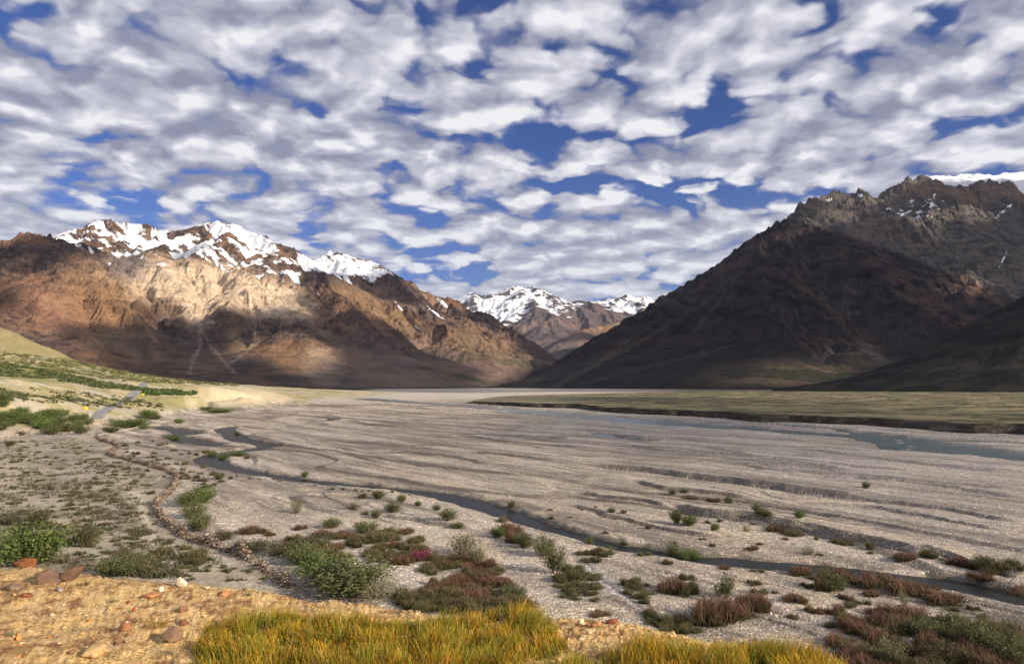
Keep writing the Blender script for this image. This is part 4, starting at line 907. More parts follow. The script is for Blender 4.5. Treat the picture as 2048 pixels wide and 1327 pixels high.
# cobbles on the river bed
N = 15000
dY = 1 / RNG.uniform(1 / 190., 1 / 40., N); tp = RNG.uniform(-100, 2150, N); cx_ = dY * (tp - 1024) / F / CP
cz_, Qc = ground(cx_, dY)
ok = (Qc['field'] < .3) & (Qc['lf'] < .5) & (cz_ > -.2) & (fbm(cx_ / 12, dY / 12, 3, 221) + .35 * RNG.standard_normal(N) > .0)
cx_, dY, cz_ = cx_[ok], dY[ok], cz_[ok]; N = len(cx_)
sz = (.05 + .13 * RNG.random(N) ** 3) * (.75 + dY / 200); pal = np.array([(.40,.37,.34),(.30,.27,.25),(.52,.48,.44),(.36,.30,.26),(.22,.20,.19)])
tag(scatter_rocks('cobbles', np.c_[cx_, dY, cz_ + sz * .1], sz, pal[RNG.integers(0, 5, N)], M_pebble, flat=.6, seed=5), "grey cobbles strewn over the gravel bed", 'cobbles', kind='stuff')

# ------------------------------------------------------------------ dry stone walls
def stone_wall(name, P_, height, width, size, label, seed, pal, zfun):
    rng = np.random.default_rng(seed); seg = np.hypot(*np.diff(P_, axis=0).T); cum = np.r_[0, np.cumsum(seg)]; Ltot = cum[-1]
    pts = []; szs = []; cols = []; pal = np.array(pal)
    u = 0
    while u < Ltot:
        x = np.interp(u, cum, P_[:, 0]); y = np.interp(u, cum, P_[:, 1]); x2 = np.interp(u + .5, cum, P_[:, 0]); y2 = np.interp(u + .5, cum, P_[:, 1])
        tx_, ty_ = x2 - x, y2 - y; l = math.hypot(tx_, ty_) + 1e-6; nx_, ny_ = -ty_ / l, tx_ / l
        hl = height * (.7 + .75 * float(fbm(np.array([u / 4.]), np.array([seed * 1.]), 3, 231)[0]) + rng.uniform(-.1, .1))
        hl = max(hl, height * .22); lay = max(1, int(hl / (size * .9)))
        for k in range(lay):
            w = width * (1 - .55 * k / max(lay, 1))
            for sgn in (-1, 0, 1):
                if sgn == 0 and k < lay - 1: continue
                o = sgn * w / 2 + rng.uniform(-.14, .14)
                pts.append((x + nx_ * o, y + ny_ * o, k * size * .9 + size * .3)); szs.append(size * rng.uniform(.42, .95)); cols.append(pal[rng.integers(len(pal))] * rng.uniform(.75, 1.2))
        for _q in range(2):
            o = rng.normal() * .6; pts.append((x + nx_ * o, y + ny_ * o, size * .15)); szs.append(size * rng.uniform(.25, .6)); cols.append(pal[rng.integers(len(pal))])
        u += size * 1.15
    pts = np.array(pts); pts[:, 2] += zfun(pts[:, 0], pts[:, 1])
    return tag(scatter_rocks(name, pts, szs, cols, M_stone, flat=.75, seed=seed), label, 'stone wall')
def gz(x, y):
    x = np.asarray(x, float); y = np.asarray(y, float); p = 1024 + x / y * F * CP
    r = np.interp(y, rs_f, np.arange(len(rs_f))); c = np.interp(p, pxs, np.arange(len(pxs))); i = np.minimum(r.astype(int), len(rs_f) - 2); j = np.minimum(c.astype(int), len(pxs) - 2); r = r - i; c = c - j
    return (Zg[i, j] * (1-c) + Zg[i, j+1] * c) * (1-r) + (Zg[i+1, j] * (1-c) + Zg[i+1, j+1] * c) * r
pal_w = [(.28,.20,.14),(.36,.28,.20),(.17,.10,.07),(.22,.17,.14),(.44,.36,.27),(.12,.075,.055)]
stone_wall('stone_wall', WALL, 1.15, .5, .25, "long low dry stone wall winding between the sandy field and the gravel", 11, pal_w, gz)
W2 = smooth_line(world_line([(-60,884),(0,876),(30,872),(60,866),(110,866),(160,862),(215,852)]), 4)
stone_wall('stone_wall', W2, 1.0, 1.4, .36, "pale stone bank along the foot of the green thicket at the left edge", 12, [(.55,.42,.32),(.60,.50,.40),(.48,.34,.25),(.50,.44,.36)], gz)
W3 = smooth_line(world_line([(190,873),(215,866),(240,862),(270,856),(300,851),(335,842)]), 4)
stone_wall('stone_wall', W3, .5, 1.3, .34, "low pale rubble bank running from the wall's far end towards the road", 13, [(.58,.52,.42),(.52,.46,.38),(.62,.56,.46)], gz)

# ------------------------------------------------------------------ plants
def leaf_mat(name, trans=.25, rnd=.35):
    m, T, b = mat_new(name); c = attr(T, 'col'); oi = T.new('ShaderNodeObjectInfo').outputs['Random']
    cc = T.vm('SCALE', c, sc_=T.m('MULTIPLY_ADD', oi, rnd, 1 - rnd / 2)); T.put(b.inputs['Base Color'], cc)
    b.inputs['Roughness'].default_value = .7; b.inputs['Specular IOR Level'].default_value = .15
    tr = T.new('ShaderNodeBsdfTranslucent', ins={'Color': cc}); mx = T.new('ShaderNodeMixShader', ins={0: trans}); T.l.new(b.outputs[0], mx.inputs[1]); T.l.new(tr.outputs[0], mx.inputs[2])
    out = [n for n in T.n if n.type == 'OUTPUT_MATERIAL'][0]; T.l.new(mx.outputs[0], out.inputs[0]); return m
M_leaf = leaf_mat("willow leaves"); M_twig = leaf_mat("twigs", 0.); M_red = leaf_mat("tamarisk sprays", .15); M_grass = leaf_mat("grass blades", .35, .0)
def blades(roots, tips, width, colr0, colr1, rng, segs=2, bend=0.):
    """thin tapered strips from roots to tips"""
    n = len(roots); d = tips - roots; L = np.linalg.norm(d, axis=1, keepdims=True); side = np.cross(d, rng.normal(size=(n, 3))); side /= np.linalg.norm(side, axis=1, keepdims=True) + 1e-9
    w = np.broadcast_to(np.asarray(width, float).reshape(-1, 1), (n, 1)); bv = rng.normal(size=(n, 3)) * bend * L
    V = []; C = []
    for k in range(segs + 1):
        t = k / segs; ww = w * (1 - t) ** .7 * .5 if k < segs else w * .12
        p = roots + d * t + bv * (t * (1 - t)) * 2; t = t ** 1.5
        V += [p - side * ww, p + side * ww]; c = colr0 * (1 - t) + colr1 * t; C += [c, c]
    V = np.stack(V, 1).reshape(-1, 3); C = np.stack(C, 1).reshape(-1, 3); m = 2 * (segs + 1)
    fa = np.concatenate([np.array([[2*k, 2*k+1, 2*k+3, 2*k+2]]) for k in range(segs)]); Fc = (np.arange(n)[:, None, None] * m + fa[None]).reshape(-1, 4)
    return V, Fc, C
def leaves(P_, size, cols, rng, aspect=2.2):
    n = len(P_); a = rng.normal(size=(n, 3)); a[:, 2] = np.abs(a[:, 2]) + .3; a /= np.linalg.norm(a, axis=1, keepdims=True); b = np.cross(a, rng.normal(size=(n, 3))); b /= np.linalg.norm(b, axis=1, keepdims=True)
    s = np.broadcast_to(np.asarray(size, float).reshape(-1, 1), (n, 1)); L = a * s * aspect / 2; Wd = b * s / 2
    V = np.stack([P_ - L, P_ + Wd, P_ + L, P_ - Wd], 1).reshape(-1, 3); return V, np.arange(n * 4).reshape(-1, 4), np.repeat(cols, 4, 0)
def join(parts):
    V = []; Fc = []; C = []; n = 0
    for v, f, c in parts: V.append(v); Fc.append(f + n); C.append(c); n += len(v)
    return np.concatenate(V), np.concatenate(Fc), np.concatenate(C)
def thing(name, label, cat, loc=(0, 0, 0), rz=0, scale=(1, 1, 1), group=None):
    o = bpy.data.objects.new(name, None); COL.objects.link(o); o.location = loc; o.rotation_euler = (0, 0, rz); o.scale = scale; o.empty_display_size = .2
    return tag(o, label, cat, group)
PROTO = {}
def proto_bush(kind, k, green, nst=26, nl=1300, dense=1., spread=.5, leaf=.045, low=False):
    """unit bush: about 1 wide and 1 high; returns (foliage mesh, twig mesh)"""
    rng = np.random.default_rng(hash((kind, k)) % 1000 if False else 400 + k + 10 * len(kind))
    a = rng.uniform(0, 2 * np.pi, nst); e = rng.uniform(0, 1, nst) ** .6
    root = np.c_[np.cos(a) * .12 * e, np.sin(a) * .12 * e, np.zeros(nst)]
    hh = rng.uniform(.55, 1.0, nst) * (1 - .35 * e)
    tip = np.c_[np.cos(a) * spread * e * rng.uniform(.8, 1.1, nst), np.sin(a) * spread * e * rng.uniform(.8, 1.1, nst), hh]
    tip[:, :2] += rng.normal(size=(nst, 2)) * .05
    tv = blades(root, tip, .014, np.tile((.16, .12, .08), (nst, 1)), np.tile((.20, .16, .09), (nst, 1)), rng, 3, .08)
    tv2 = blades(root, tip, .014, np.tile((.16, .12, .08), (nst, 1)), np.tile((.20, .16, .09), (nst, 1)), rng, 3, .08)
    idx = rng.integers(0, nst, nl); t = rng.uniform(.22, 1.05, nl) ** (.75)
    P_ = root[idx] * (1 - t[:, None]) + tip[idx] * t[:, None] + rng.normal(size=(nl, 3)) * .055 * (0.6 + t[:, None])
    P_[:, 2] = np.maximum(P_[:, 2], .02)
    cv = rng.random(nst); g = np.array(green[0]) * (1 - cv[idx][:, None]) + np.array(green[1]) * cv[idx][:, None]; g = g * rng.uniform(.7, 1.3, (nl, 1))
    fv = leaves(P_, leaf * rng.uniform(.6, 1.3, nl), g, rng)
    return fv, join([tv, tv2])
def proto_cushion(k, top, base, n=520):
    rng = np.random.default_rng(700 + k); m = 9; cx = rng.uniform(-.34, .34, m); cy = rng.uniform(-.30, .30, m); ch = rng.uniform(.5, 1., m)
    i = rng.integers(0, m, n); r = np.abs(rng.normal(size=n)) * .10; a = rng.uniform(0, 6.28, n)
    root = np.c_[cx[i] + r * np.cos(a), cy[i] + r * np.sin(a), np.zeros(n)]
    H = ch[i] * np.exp(-(r / .2) ** 2) * rng.uniform(.65, 1.05, n)
    tip = root + np.c_[np.cos(a) * r * .7 + rng.normal(size=n) * .03, np.sin(a) * r * .7 + rng.normal(size=n) * .03, H]
    c1 = np.array(top)[rng.integers(0, len(top), n)] * rng.uniform(.7, 1.3, (n, 1)); c0 = np.tile(base, (n, 1)) * rng.uniform(.7, 1.2, (n, 1))
    tip[:, :2] += rng.normal(size=(n, 2)) * .045 * H[:, None] * 2
    return blades(root, tip, .020 if n > 500 else .03, c0, c1, rng, 2, .2)
def mk(name, d, mat):
    V, Fc, C = d; return mesh_obj(name, V, Fc, mat, smooth=False, attrs={'col': C})
GREEN = [(.095, .115, .045), (.175, .18, .075)]; BRIGHT = [(.085, .135, .034), (.165, .205, .06)]; PALE = [(.16, .17, .09), (.26, .24, .14)]; DULL = [(.080, .085, .040), (.14, .125, .065)]
for kind, g, nl, nst, sp in (('green', GREEN, 3000, 36, .5), ('bright', BRIGHT, 3800, 40, .52), ('pale', PALE, 1100, 36, .46), ('dull', DULL, 2400, 34, .5), ('tall', GREEN, 1700, 18, .42)):
    PROTO[kind] = []
    for k in range(3):
        fv, tv = proto_bush(kind, k, g, nst, nl, spread=sp, leaf=.030 if kind != 'pale' else .026); PROTO[kind].append((fv, tv))
TOPR = [(.24, .10, .080), (.18, .09, .065), (.29, .13, .115), (.14, .115, .055), (.19, .12, .085)]
for kind, top, base in (('red', TOPR, (.075, .085, .030)), ('redgreen', [(.18,.125,.075),(.15,.15,.06),(.21,.13,.09),(.17,.17,.08)], (.06, .085, .025)), ('magenta', [(.30, .055, .12), (.36, .08, .17)], (.09, .09, .03)), ('tuft', [(.14,.15,.055),(.10,.12,.045),(.20,.18,.09),(.15,.12,.06)], (.08, .085, .04))):
    PROTO[kind] = [(proto_cushion(k + 5 * len(kind), top, base, 1100 if kind != 'tuft' else 260), None) for k in range(4)]
MESHES = {}
def plant(px, py, w, h, kind, label, cat='shrub', group=None, name=None, parts=True, Yd=None, zf=None, rng=random, world=None, depth=1.):
    """w, h are the size in photo pixels at the plant's base"""
    if world is None:
        x, y = floor_xy(px, py)
        if Yd is None:
            for _ in range(3): x, y = floor_xy(px, py, float(np.clip(gz([x], [y])[0], -.4, 12)))
        else: x, y, _ = [float(q) for q in at(px, py, Yd)]
        z = float(gz([x], [y])[0])
        W_ = w * y / F; H_ = h * y / F
    else: x, y, W_, H_ = world; z = float(gz([x], [y])[0])
    k = rng.randrange(len(PROTO[kind])); key = (kind, k); fv, tv = PROTO[kind][k]
    nm = name or {'red': 'heath_shrub', 'redgreen': 'heath_shrub', 'magenta': 'heath_shrub', 'tuft': 'grass_tuft'}.get(kind, 'shrub')
    rz = rng.uniform(0, 6.28)
    if tv is None:
        if key not in MESHES:
            o = mk(nm, fv, M_red); MESHES[key] = o.data
        else: o = bpy.data.objects.new(nm, MESHES[key]); COL.objects.link(o)
        o.location = (x, y, z - .03); o.rotation_euler = (0, 0, (0 if rz < 3.14 else math.pi) + rz * .1); o.scale = (W_, W_ * depth, H_ * 1.1); return tag(o, label, cat, group)
    r = thing(nm, label, cat, (x, y, z - .04), rz, (W_, W_, H_), group)
    if key not in MESHES:
        a = mk('foliage', fv, M_leaf); b = mk('stems', tv, M_twig); MESHES[key] = (a.data, b.data)
    else:
        a = bpy.data.objects.new('foliage', MESHES[key][0]); b = bpy.data.objects.new('stems', MESHES[key][1]); COL.objects.link(a); COL.objects.link(b)
    a.parent = r; b.parent = r; return r
rr = random.Random(5)

# --- large and lone plants, each surveyed from its foot
BIG = [
 (55,1128,135,95,'bright',"large bright green leafy bush just behind the brow at the left edge"),
 (172,1093,50,58,'dull',"brownish green open bush casting a shadow, right of the large leafy bush"),
 (242,1146,110,40,'green',"broad low green bush peeping over the brow, left of the white stone"),
 (70,1050,50,38,'dull',"dark grey green bush above the large leafy bush at the left edge"),
 (20,1048,45,22,'dull',"low dull bush at the far left edge of the sandy field"),
 (402,1004,72,36,'bright',"rounded bright green bush where the wall turns, topmost of the green row"),
 (378,1012,52,34,'green',"mid green bush pressed against the left side of the rounded bright bush"),
 (386,1036,48,40,'green',"green bush in the row beside the wall, second from its top"),
 (402,1060,50,42,'green',"green bush in the row beside the wall, near its lower end"),
 (445,1080,46,24,'dull',"dull low bush at the lower tip of the green row beside the wall"),
 (592,1026,34,34,'pale',"thin pale grey green bush alone on the open gravel"),
 (610,952,14,15,'bright',"small round dark green shrub on the far bank of the stream"),
 (437,958,24,16,'green',"small green shrub between the stream loop and the green row"),
 (663,1055,42,24,'green',"round green shrub above the left end of the reddish patch"),
 (732,1066,52,30,'green',"dense blue green shrub at the top of the reddish patch"),
 (752,1033,24,18,'green',"small dark green shrub below the sparse group near the stream"),
 (708,1019,40,22,'pale',"sparse green shrub, leftmost of the group near the stream bend"),
 (757,996,30,20,'green',"small green shrub nearest the stream, left of its widening"),
 (724,996,22,14,'dull',"low dull shrub touching the left side of the small one nearest the stream"),
 (786,1024,34,24,'green',"twin topped green shrub in the middle of the sparse group"),
 (803,1004,20,20,'green',"upright little shrub behind the twin topped one"),
 (836,1012,14,14,'bright',"tiny bright shrub right of the upright little shrub"),
 (730,1026,18,10,'dull',"tiny dark low shrub left of the small dark green one"),
 (873,1020,20,14,'green',"small shrub on the gravel close below the stream"),
 (897,1040,36,28,'green',"pale green shrub right of the small one close below the stream"),
 (915,1052,26,16,'green',"low green shrub overlapping the foot of the pale green one"),
 (700,1182,190,70,'green',"very wide green bush behind the orange rock on the rim"),
 (655,1160,110,62,'bright',"leafy green bush at the left shoulder of the very wide one"),
 (750,1195,110,52,'pale',"straw green twiggy bush at the right shoulder of the very wide one"),
 (610,1126,90,46,'green',"green bush in the middle of the reddish thicket above the wall's end"),
 (570,1108,80,34,'dull',"dull green bush at the upper left of the reddish thicket"),
 (632,1096,70,30,'dull',"brownish bush at the top of the reddish thicket"),
 (505,1100,80,26,'dull',"low dull bush between the wall and the reddish thicket"),
 (928,1108,84,56,'pale',"tall pale yellow green bush right of the magenta cushion"),
 (950,1122,50,40,'pale',"thin greenish bush on the right of the tall pale one"),
 (995,1074,30,26,'bright',"rounded dark green shrub left of the mauve patch by the stream"),
 (1050,1094,48,34,'green',"green bush at the end of the mauve patch by the stream"),
 (1088,1110,44,46,'green',"leaning green bush below the stream, left half of a pair"),
 (1108,1144,60,68,'tall',"tall open green bush below the stream, right half of a pair"),
 (1030,1196,50,32,'green',"green bush above the shoulder of the tall grass"),
 (1342,1112,36,46,'tall',"tall slender willow growing in the stream"),
 (1380,1116,42,30,'bright',"round topped leafy willow in the stream beside the slender one"),
 (1178,1088,20,16,'green',"little green shrub on the near edge of the stream"),
 (1218,1097,26,14,'green',"low green shrub on the near edge of the stream, left of the two willows"),
 (1022,1018,18,16,'dull',"small dark shrub on the far bank where the stream narrows"),
 (1450,1196,46,54,'tall',"tall thin pale bush in the middle of the lower gravel"),
 (1440,1190,30,26,'pale',"low pale bush at the foot of the tall thin one"),
 (1662,1180,58,42,'green',"leafy green bush beside a dark red cushion below the stream"),
 (1650,1148,36,24,'green',"small green shrub on the near edge of the stream by the long red strip"),
 (1740,1150,28,16,'green',"green shrub rising from the long red strip"),
 (1600,1036,24,20,'bright',"small dark green shrub right of the curved reddish strip"),
 (1513,1024,22,22,'green',"upright green shrub at the head of the curved reddish strip"),
 (1732,976,18,16,'green',"small lone green shrub far out on the right gravel"),
 (1352,1046,30,34,'green',"green shrub left of a joined pair on the middle gravel"),
 (1380,1050,40,26,'green',"wide green shrub right of a joined pair on the middle gravel"),
 (1345,988,16,12,'green',"small shrub left of the reddish dash under the long bank"),
 (1457,1004,18,16,'green',"small shrub right of the reddish dash under the long bank"),
 (1368,986,22,12,'dull',"dull tuft like shrub directly on the reddish dash"),
 (1223,1024,18,12,'green',"little green shrub, left of two on the upper middle gravel"),
 (1248,1026,14,10,'bright',"tiny dark shrub, right of two on the upper middle gravel"),
 (1430,1060,20,18,'green',"small yellowish green shrub below the joined pair"),
 (1494,1062,22,16,'pale',"thin pale shrub on gravel right of the yellowish one"),
 (1617,1108,32,20,'pale',"pale wispy shrub on the far bank of the stream"),
 (1740,1098,22,20,'dull',"grey green shrub in the stony gully above the stream"),
 (1700,1214,30,16,'dull',"small grey shrub between low red cushions at the lower right"),
 (1960,1128,46,30,'pale',"pale green wispy shrub on the gravel at the right"),
 (1980,1138,30,22,'green',"green shrub beside the wispy one at the right"),
 (1808,1212,22,38,'pale',"tall straw coloured shrub standing in the lower right patch"),
 (1782,1330,58,72,'pale',"tall pale bush right of the end of the golden grass"),
 (1845,1272,60,44,'green',"green bush in the upper middle of the lower right thicket"),
 (1905,1268,66,48,'green',"tall green bush in the centre of the lower right thicket"),
 (1958,1296,80,62,'green',"large feathery green bush at the right of the lower right thicket"),
 (2030,1322,76,56,'green',"green bush cut by the right edge near the corner"),
 (1880,1320,90,44,'dull',"dark mixed bush at the bottom of the lower right thicket"),
 (260,836,70,22,'bright',"rounded green bush on the road side, largest of a clump below the road"),
 (222,834,40,16,'green',"green bush at the left end of the clump below the road"),
 (298,832,44,22,'bright',"domed green bush in the middle of the clump below the road"),
 (312,838,26,12,'green',"small green bush at the right end of the clump below the road"),
 (358,846,20,12,'bright',"small bright shrub at the edge of the dark pool"),
 (288,858,22,12,'bright',"little bright shrub at the end of the pale rubble bank"),
 (345,880,28,14,'bright',"bright green shrub standing in the dark pool"),
 (424,912,18,18,'green',"upright shrub at the left turn of the stream loop"),
 (446,918,26,14,'bright',"yellow green shrub inside the stream loop"),
 (474,870,12,12,'green',"little shrub on the inner bank of the upper stream bend"),
 (440,818,60,10,'bright',"low green bush under the sandy bluff"),
 (412,817,30,8,'green',"small low bush left of the one under the sandy bluff"),
 (478,804,34,12,'bright',"green bush growing on the face of the sandy bluff"),
 (497,805,14,8,'green',"small bush right of the one on the sandy bluff"),
 (20,862,24,14,'dull',"dark shrub on the pale stone bank at the left edge"),
 (42,870,18,10,'green',"small shrub at the foot of the pale stone bank"),
 (115,776,18,8,'dull',"dark little shrub beside the sandy track on the left slope"),
]
for b_ in BIG:
    px, py, w, h, kind, lab = b_
    plant(px, py, w, h, kind, lab, cat='bush', rng=rr, name='bush')
HEATH = [
 (505,1064,66,15,'red',"long reddish cushion above the wall, left of the reddish patch"),
 (540,1070,26,9,'red',"small reddish cushion just right of the long one above the wall"),
 (604,1057,30,10,'red',"small reddish cushion alone on gravel above the reddish thicket"),
 (688,1076,50,14,'red',"reddish cushion at the upper left end of the dense patch"),
 (770,1078,90,22,'redgreen',"wide brown green cushion behind the blue green shrub"),
 (843,1120,42,24,'magenta',"bright magenta flowering cushion in the middle of the dense patch"),
 (813,1066,36,12,'red',"reddish cushion on the upper rim of the dense patch"),
 (1015,1066,54,24,'red',"mauve cushion beside the stream left of the rounded shrub"),
 (1035,1082,50,24,'red',"mauve brown cushion next to the stream, right of its twin"),
 (1005,1042,26,12,'redgreen',"dark small cushion on the bank above the mauve patch"),
 (1340,1180,72,28,'red',"reddish cushion at the upper left of the bare middle gravel"),
 (1372,1186,50,28,'redgreen',"green brown end of the reddish cushion on the bare middle gravel"),
 (1378,1156,34,14,'redgreen',"small brown green cushion below the stream near the two willows"),
 (1423,1240,110,48,'red',"large reddish brown cushion above the right end of the golden grass"),
 (1478,1232,100,40,'red',"dark reddish cushion joined to the right of the large one"),
 (1500,1218,80,36,'red',"tall reddish cushion behind the joined pair of large ones"),
 (1522,1186,38,12,'redgreen',"small brown cushion right of the tall thin pale bush"),
 (1585,1202,56,16,'red',"long reddish cushion below the dark red one and the leafy bush"),
 (1642,1178,46,26,'red',"dark red cushion at the left foot of the leafy bush"),
 (1604,1146,52,16,'red',"red cushion on the near edge of the stream, left of the small shrub"),
 (1668,1156,90,18,'red',"reddish strip touching the right of the small stream side shrub"),
 (1740,1168,100,24,'red',"first length of the long red strip along the stream"),
 (1810,1182,110,26,'red',"middle length of the long red strip along the stream"),
 (1880,1200,100,22,'red',"last length of the long red strip along the stream"),
 (1505,1098,28,9,'red',"small vivid red cushion on the gravel above the stream"),
 (1528,1030,44,12,'redgreen',"green top end of the curved reddish strip"),
 (1552,1044,60,14,'red',"red middle of the curved strip on the upper gravel"),
 (1586,1058,60,12,'redgreen',"lower tip of the curved reddish strip"),
 (1380,992,48,8,'red',"thin reddish dash under the long gravel bank"),
 (1430,1002,34,7,'red',"second thin reddish dash under the long gravel bank"),
 (1812,1100,56,16,'red',"dark red cushion right of the grey green gully shrub"),
 (1864,1113,42,14,'redgreen',"brown green cushion right of the dark red one near the right edge"),
 (1692,1088,44,10,'redgreen',"flat green brown cushion on gravel left of the gully shrub"),
 (1928,1132,60,18,'red',"rusty cushion left of the wispy shrub at the right"),
 (2015,1138,90,20,'redgreen',"dark green brown cushion at the right edge above the stream"),
 (1968,1156,56,12,'red',"small red cushion on the stony gully at the right"),
 (2036,1172,54,22,'red',"dark shaded red cushion at the right edge beside the stream"),
 (1620,1222,30,14,'redgreen',"small brown green cushion left of the rounded rusty one"),
 (1672,1228,46,20,'red',"rounded rusty cushion in the lower right gravel"),
 (1638,1226,36,12,'red',"low red cushion touching the rounded rusty one"),
 (1702,1200,30,12,'red',"small red cushion below the long strip"),
 (1760,1228,60,22,'red',"reddish cushion at the top of the lower right thicket"),
 (1820,1240,90,34,'red',"wide dark red cushion in the lower right thicket"),
 (1712,1262,70,30,'red',"rusty cushion at the left of the lower right thicket"),
 (1740,1276,60,26,'redgreen',"brown green cushion below the rusty one at the thicket's left"),
 (1780,1262,50,22,'red',"small rust cushion inside the left of the lower right thicket"),
 (1860,1296,80,36,'red',"dark reddish cushion in the middle of the lower right thicket"),
 (1676,1284,70,24,'red',"mauve brown cushion above the tip of the golden grass"),
 (1660,1252,34,10,'redgreen',"tiny brown cushion on the gravel above the mauve brown one"),
 (1590,1236,30,9,'redgreen',"tiny flat cushion right of the tall reddish ones"),
 (1960,1326,120,30,'red',"dark red cushion along the bottom edge at the right"),
 (1210,1110,60,16,'redgreen',"brownish cushion right of the tall open bush"),
 (1165,1108,34,12,'redgreen',"small brown cushion nearer to the tall open bush"),
 (1178,1122,44,12,'redgreen',"green brown cushion below the brownish ones by the tall open bush"),
 (1150,1140,50,14,'dullc',"olive cushion at the right foot of the tall open bush"),
 (1255,1172,46,18,'redgreen',"brown green cushion left of the wheel tracks' upper end"),
 (1280,1196,36,14,'redgreen',"olive brown cushion along the edge of the wheel tracks"),
 (1198,1228,50,10,'red',"low red cushion at the rim above the sandy gap"),
 (1130,1160,60,24,'redgreen',"dull cushion under the tall open bush"),
 (1345,1246,60,26,'redgreen',"olive cushion between the wheel tracks and the large reddish cushion"),
 (390,1112,60,18,'redgreen',"reddish green cushion inside the wall's lower bend"),
 (388,1128,40,16,'dullc',"olive green cushion below the reddish one inside the wall's bend"),
 (330,1106,36,18,'redgreen',"brownish cushion beside the foot path in the sandy field"),
]
PROTO['dullc'] = PROTO['redgreen']
for px, py, w, h, kind, lab in HEATH:
    plant(px, py, w, h, kind, lab, cat='shrub', rng=rr, depth=rr.uniform(.7, 1.1))
# the dense reddish patch itself: cushions nothing tells apart
PATCH = [(560,1105),(640,1108),(690,1088),(740,1100),(790,1090),(850,1088),(900,1130),(960,1160),(1010,1200),(1040,1215),(900,1215),(840,1205),(800,1180),(620,1120)]
def in_poly(x, y, P_):
    c = False
    for i in range(len(P_)):
        x1, y1 = P_[i]; x2, y2 = P_[i-1]
        if (y1 > y) != (y2 > y) and x < (x2-x1) * (y-y1) / (y2-y1) + x1: c = not c
    return c
def filler(poly, n, wr, hr, kinds, label, group, cat='shrub', mind=14, name=None, clump=None):
    xs = [p[0] for p in poly]; ys = [p[1] for p in poly]; done = []; tries = 0
    while len(done) < n and tries < n * 60:
        tries += 1; x = rr.uniform(min(xs), max(xs)); y = rr.uniform(min(ys), max(ys))
        if not in_poly(x, y, poly): continue
        if any(abs(x-a) < mind and abs(y-b) < mind * .45 for a, b in done): continue
        if clump is not None:
            X_, Y_ = floor_xy(x, y)
            if float(fbm(np.array([X_ / clump]), np.array([Y_ / clump]), 3, 261)[0]) < rr.uniform(-.4, .35): continue
        done.append((x, y)); w = rr.uniform(*wr); k = ((y - 768) / 360.) ** .6; kind = rr.choice(kinds)
        plant(x, y, w * k, rr.uniform(*hr) * k, kind, label, cat=cat, group=group, rng=rr, name=name)
filler([(560,1085),(640,1070),(700,1062),(830,1078),(905,1100),(960,1118),(1010,1160),(1050,1215),(900,1222),(830,1200),(860,1160),(830,1135),(700,1115),(640,1140),(580,1110)], 74, (30, 64), (9, 19), ['red','redgreen','redgreen'],
       "low reddish brown cushion in the dense patch between the wall and the stream", "cushions of the dense reddish patch", mind=15)
filler([(820,1170),(960,1195),(1060,1225),(1010,1235),(800,1210)], 12, (50, 80), (14, 24), ['redgreen','red'], "brownish cushion along the lower edge of the dense patch behind the brow", "cushions behind the brow", mind=18)
filler([(1690,1240),(1840,1225),(2060,1270),(2060,1350),(1700,1350)], 32, (40, 90), (14, 28), ['red','redgreen','redgreen'], "dark red brown cushion in the thicket at the lower right corner", "cushions of the lower right thicket", mind=24)
filler([(1240,1170),(1290,1150),(1300,1260),(1440,1270),(1330,1250)], 16, (22, 44), (7, 14), ['redgreen','tuft'], "small olive tuft beside the wheel tracks", "tufts beside the wheel tracks", 'tuft', mind=12)
filler([(1120,1150),(1200,1130),(1190,1210),(1130,1200)], 20, (22, 46), (6, 12), ['tuft','redgreen'], "low olive brown tuft below the tall open bush", "tufts below the tall open bush", 'tuft', mind=10)
filler([(1230,1095),(2060,1200),(2060,1290),(1500,1180)], 26, (16, 36), (6, 12), ['red','redgreen','tuft'], "scattered small cushion on the gravel in the lower right", "scattered cushions on the lower right gravel", mind=30)
filler([(960,960),(1500,1040),(1960,1130),(1300,1090),(1050,1040)], 26, (8, 22), (4, 10), ['redgreen','tuft','red'], "tiny tuft on the open gravel beyond the stream", "tufts beyond the stream", 'tuft', mind=24)
filler([(-20,885),(180,880),(215,912),(330,950),(335,965),(300,1003),(305,1040),(360,1090),(440,1110),(540,1165),(400,1160),(200,1145),(140,1100),(-20,1060)], 205, (10, 34), (4, 12), ['tuft','tuft','dullc','tuft'],
       "small olive tuft on the sandy field left of the wall", "tufts dotting the sandy field", 'tuft', mind=9, name='grass_tuft')
filler([(230,880),(330,870),(410,900),(420,940),(470,960),(400,985),(362,960),(345,940),(250,915)], 48, (16, 34), (7, 15), ['tuft','dullc','tuft'], "olive green tuft between the wall and the stream loop", "tufts between the wall and the stream loop", 'tuft', mind=10, name='grass_tuft')
filler([(400,930),(560,955),(760,980),(900,992),(760,988),(560,968),(430,950)], 22, (8, 18), (4, 9), ['tuft'], "tiny green tuft on the edge of the stream", "tufts along the stream", 'tuft', mind=12, name='grass_tuft')
filler([(1120,1070),(1500,1130),(1900,1165),(2050,1205),(1900,1180),(1500,1140)], 30, (14, 26), (5, 9), ['tuft','redgreen'], "small olive tuft on the stream's near bank", "tufts along the lower stream", 'tuft', mind=12, name='grass_tuft')
# willow thicket on the left, below the slope
n_ = 0
while n_ < 75:
    Yd = rr.uniform(222, 292); px = rr.uniform(-60, 178); 
    if Yd > 292 - max(0, px) * .22: continue
    X_ = (px - 1024) / F / CP * Yd; k = rr.uniform(.75, 1.25)
    plant(0, 0, 0, 0, rr.choice(['green', 'bright', 'green']), "green willow bush of the dense thicket at the left edge", 'bush', "willows of the dense left thicket", name='bush', world=(X_, Yd, 6.2 * k, 3.6 * k), rng=rr); n_ += 1
